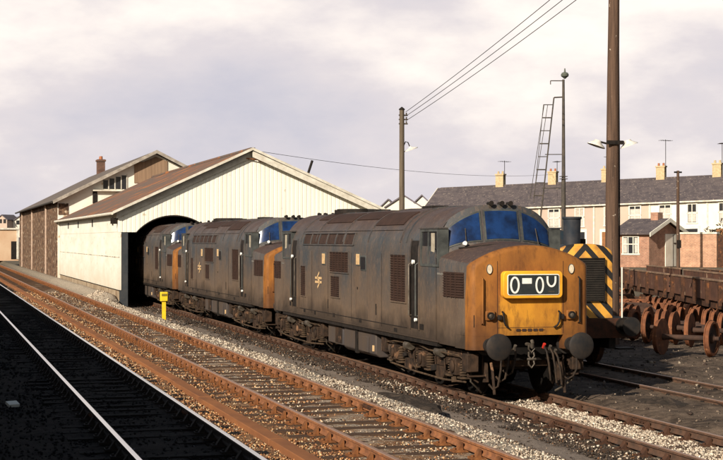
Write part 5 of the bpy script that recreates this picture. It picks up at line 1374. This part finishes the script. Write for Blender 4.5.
# ------------------------------------------------------------------ distance
far_m = mat('far_hill', (0.075, 0.085, 0.115), (0.16, 0.15, 0.16), .09, .95, lo=.42, hi=.6)
def hill(y, x0, x1, base, amp, seed, thick, m_):
    r = random.Random(seed); mb = MB(); n = 60; A = []; 
    ph = [r.uniform(0, 6.28) for _ in range(4)]
    for i in range(n + 1):
        x = x0 + (x1 - x0) * i / n
        A.append((x, base + amp * (.5 + .3 * math.sin(i * .21 + ph[0]) + .2 * math.sin(i * .53 + ph[1]) + .08 * math.sin(i * 1.7 + ph[2]))))
    R0 = [mb.v((x, y, 0)) for x, z in A]; R1 = [mb.v((x, y + thick * .6, z * .8)) for x, z in A]; R2 = [mb.v((x, y + thick, z)) for x, z in A]; R3 = [mb.v((x, y + thick * 2, 0)) for x, z in A]
    for P, Q in ((R0, R1), (R1, R2), (R2, R3)):
        for i in range(n): mb.bm.faces.new((P[i], P[i + 1], Q[i + 1], Q[i]))
    o = mb.build('hill', m_, smooth=60); o['kind'] = 'structure'
hill(480, -300, 900, 11, 4, 4, 160, far_m)
hill(1400, -800, 2200, 22, 16, 9, 400, mat('far_ridge', (0.20, 0.21, 0.26), (0.24, 0.24, 0.27), .01, 1))
sand = mat('sandy_wall', (0.60, 0.44, 0.30), (0.52, 0.34, 0.22), .5, .9)
fw = thing('long_low_building', (10.3, 190, 1.0), 'low sandy coloured building at the far left edge beyond the stone shed', 'building')
MB().box(-40, 0, 0, 8, -.5, 3.35).build('wall', sand, fw)
MB().box(-40.2, .2, -.2, 8.2, 3.35, 3.55).build('parapet', barge_white, fw)
MB().box(-.9, -.1, -.05, 0, -.3, 1.9).build('doorway', black, fw)
MB().box(-.25, .0, -.08, -.0, -.3, 3.4).build('corner_pilaster', barge_white, fw)
def small_house(x, y, z, w, d_, h_, rise, rz, m_, label, rm):
    t = thing('distant_house', (x, y, z), label, 'house', rz=rz, group='distant houses')
    MB().prism([(0, -3), (w, -3), (w, h_), (w / 2, h_ + rise), (0, h_)], 'y', 0, d_).build('wall', m_, t)
    mb = MB()
    for a in (-.3, w + .3): mb.prism([(a, h_ - .1), (w / 2, h_ + rise + .1), (w / 2, h_ + rise + .35), (a, h_ + .15)], 'y', -.3, d_ + .3)
    mb.build('roof', rm, t)
    for q in (.25, .65): MB().box(w * q, w * q + .9, -.05, 0, h_ * .45, h_ * .45 + 1.2).build('window', dark_glass, t)
specs = [(378, 265, .0), (386, 240, 0), (396, 300, 0), (411, 250, 0), (424, 290, 0)]
sl_far = mat('far_slate', (.12, .105, .12), (.16, .14, .15), 2, .9)
place = ['leftmost distant white house peeping over the right slope of the shed roof', 'second distant white house, just left of the lamp pole', 'distant house right behind the lamp pole', 'distant white gabled house between the lamp pole and the terrace', 'distant house touching the left gable of the terrace']
F_, TH_ = 1500, R(15.98)
for (px, Zd, _), lb in zip(specs, place):
    xx = (px - 361.5) / F_ * Zd; X_, Y_ = xx * math.cos(TH_) + Zd * math.sin(TH_), -xx * math.sin(TH_) + Zd * math.cos(TH_)
    small_house(X_, Y_, 1.0, 3.6 + (px % 3), 7, 6.6 + (px % 4) * .3, 1.8, R(-20), rend_cream, lb, sl_far)
for k in range(9):
    X_ = 17 + k * 5.2 + rnd.uniform(-1, 1); Y_ = 430 + rnd.uniform(-20, 20)
    small_house(X_, Y_, 5.0 + rnd.uniform(0, 5), 3.4, 6, 1.6, 1.3, R(rnd.uniform(-40, 20)), rend_cream if k % 2 else rend_pink, f'{ordn[k].replace("nearest", "first")} tiny pale house from the left edge on the far left hillside', sl_far)

# ------------------------------------------------------------------ station building beside the camera (shades the near track)
st = thing('station_building', (-2.0, -20, 0), 'long station canopy beside the photographer that shades the nearest track', 'building')
plat_m = mat('platform_slab', (.20, .19, .175), (.15, .14, .13), 2, .9)
MB().box(-5.2, 0, 0, 190, 4.36, 4.50).build('canopy_roof', slate, st)
MB().box(-10, -5.2, 0, 190, 0, 6.2).build('building_wall', brickm, st)
for y in range(4, 190, 9): MB().cyl((-.8, y, 1.15), (-.8, y, 4.36), .09, seg=10).build('canopy_column', barge_white, st)
pf = MB().box(-14, .45, -30, 170, -.1, 1.15).build('platform', plat_m); pf['kind'] = 'structure'
SC.render.film_transparent = False
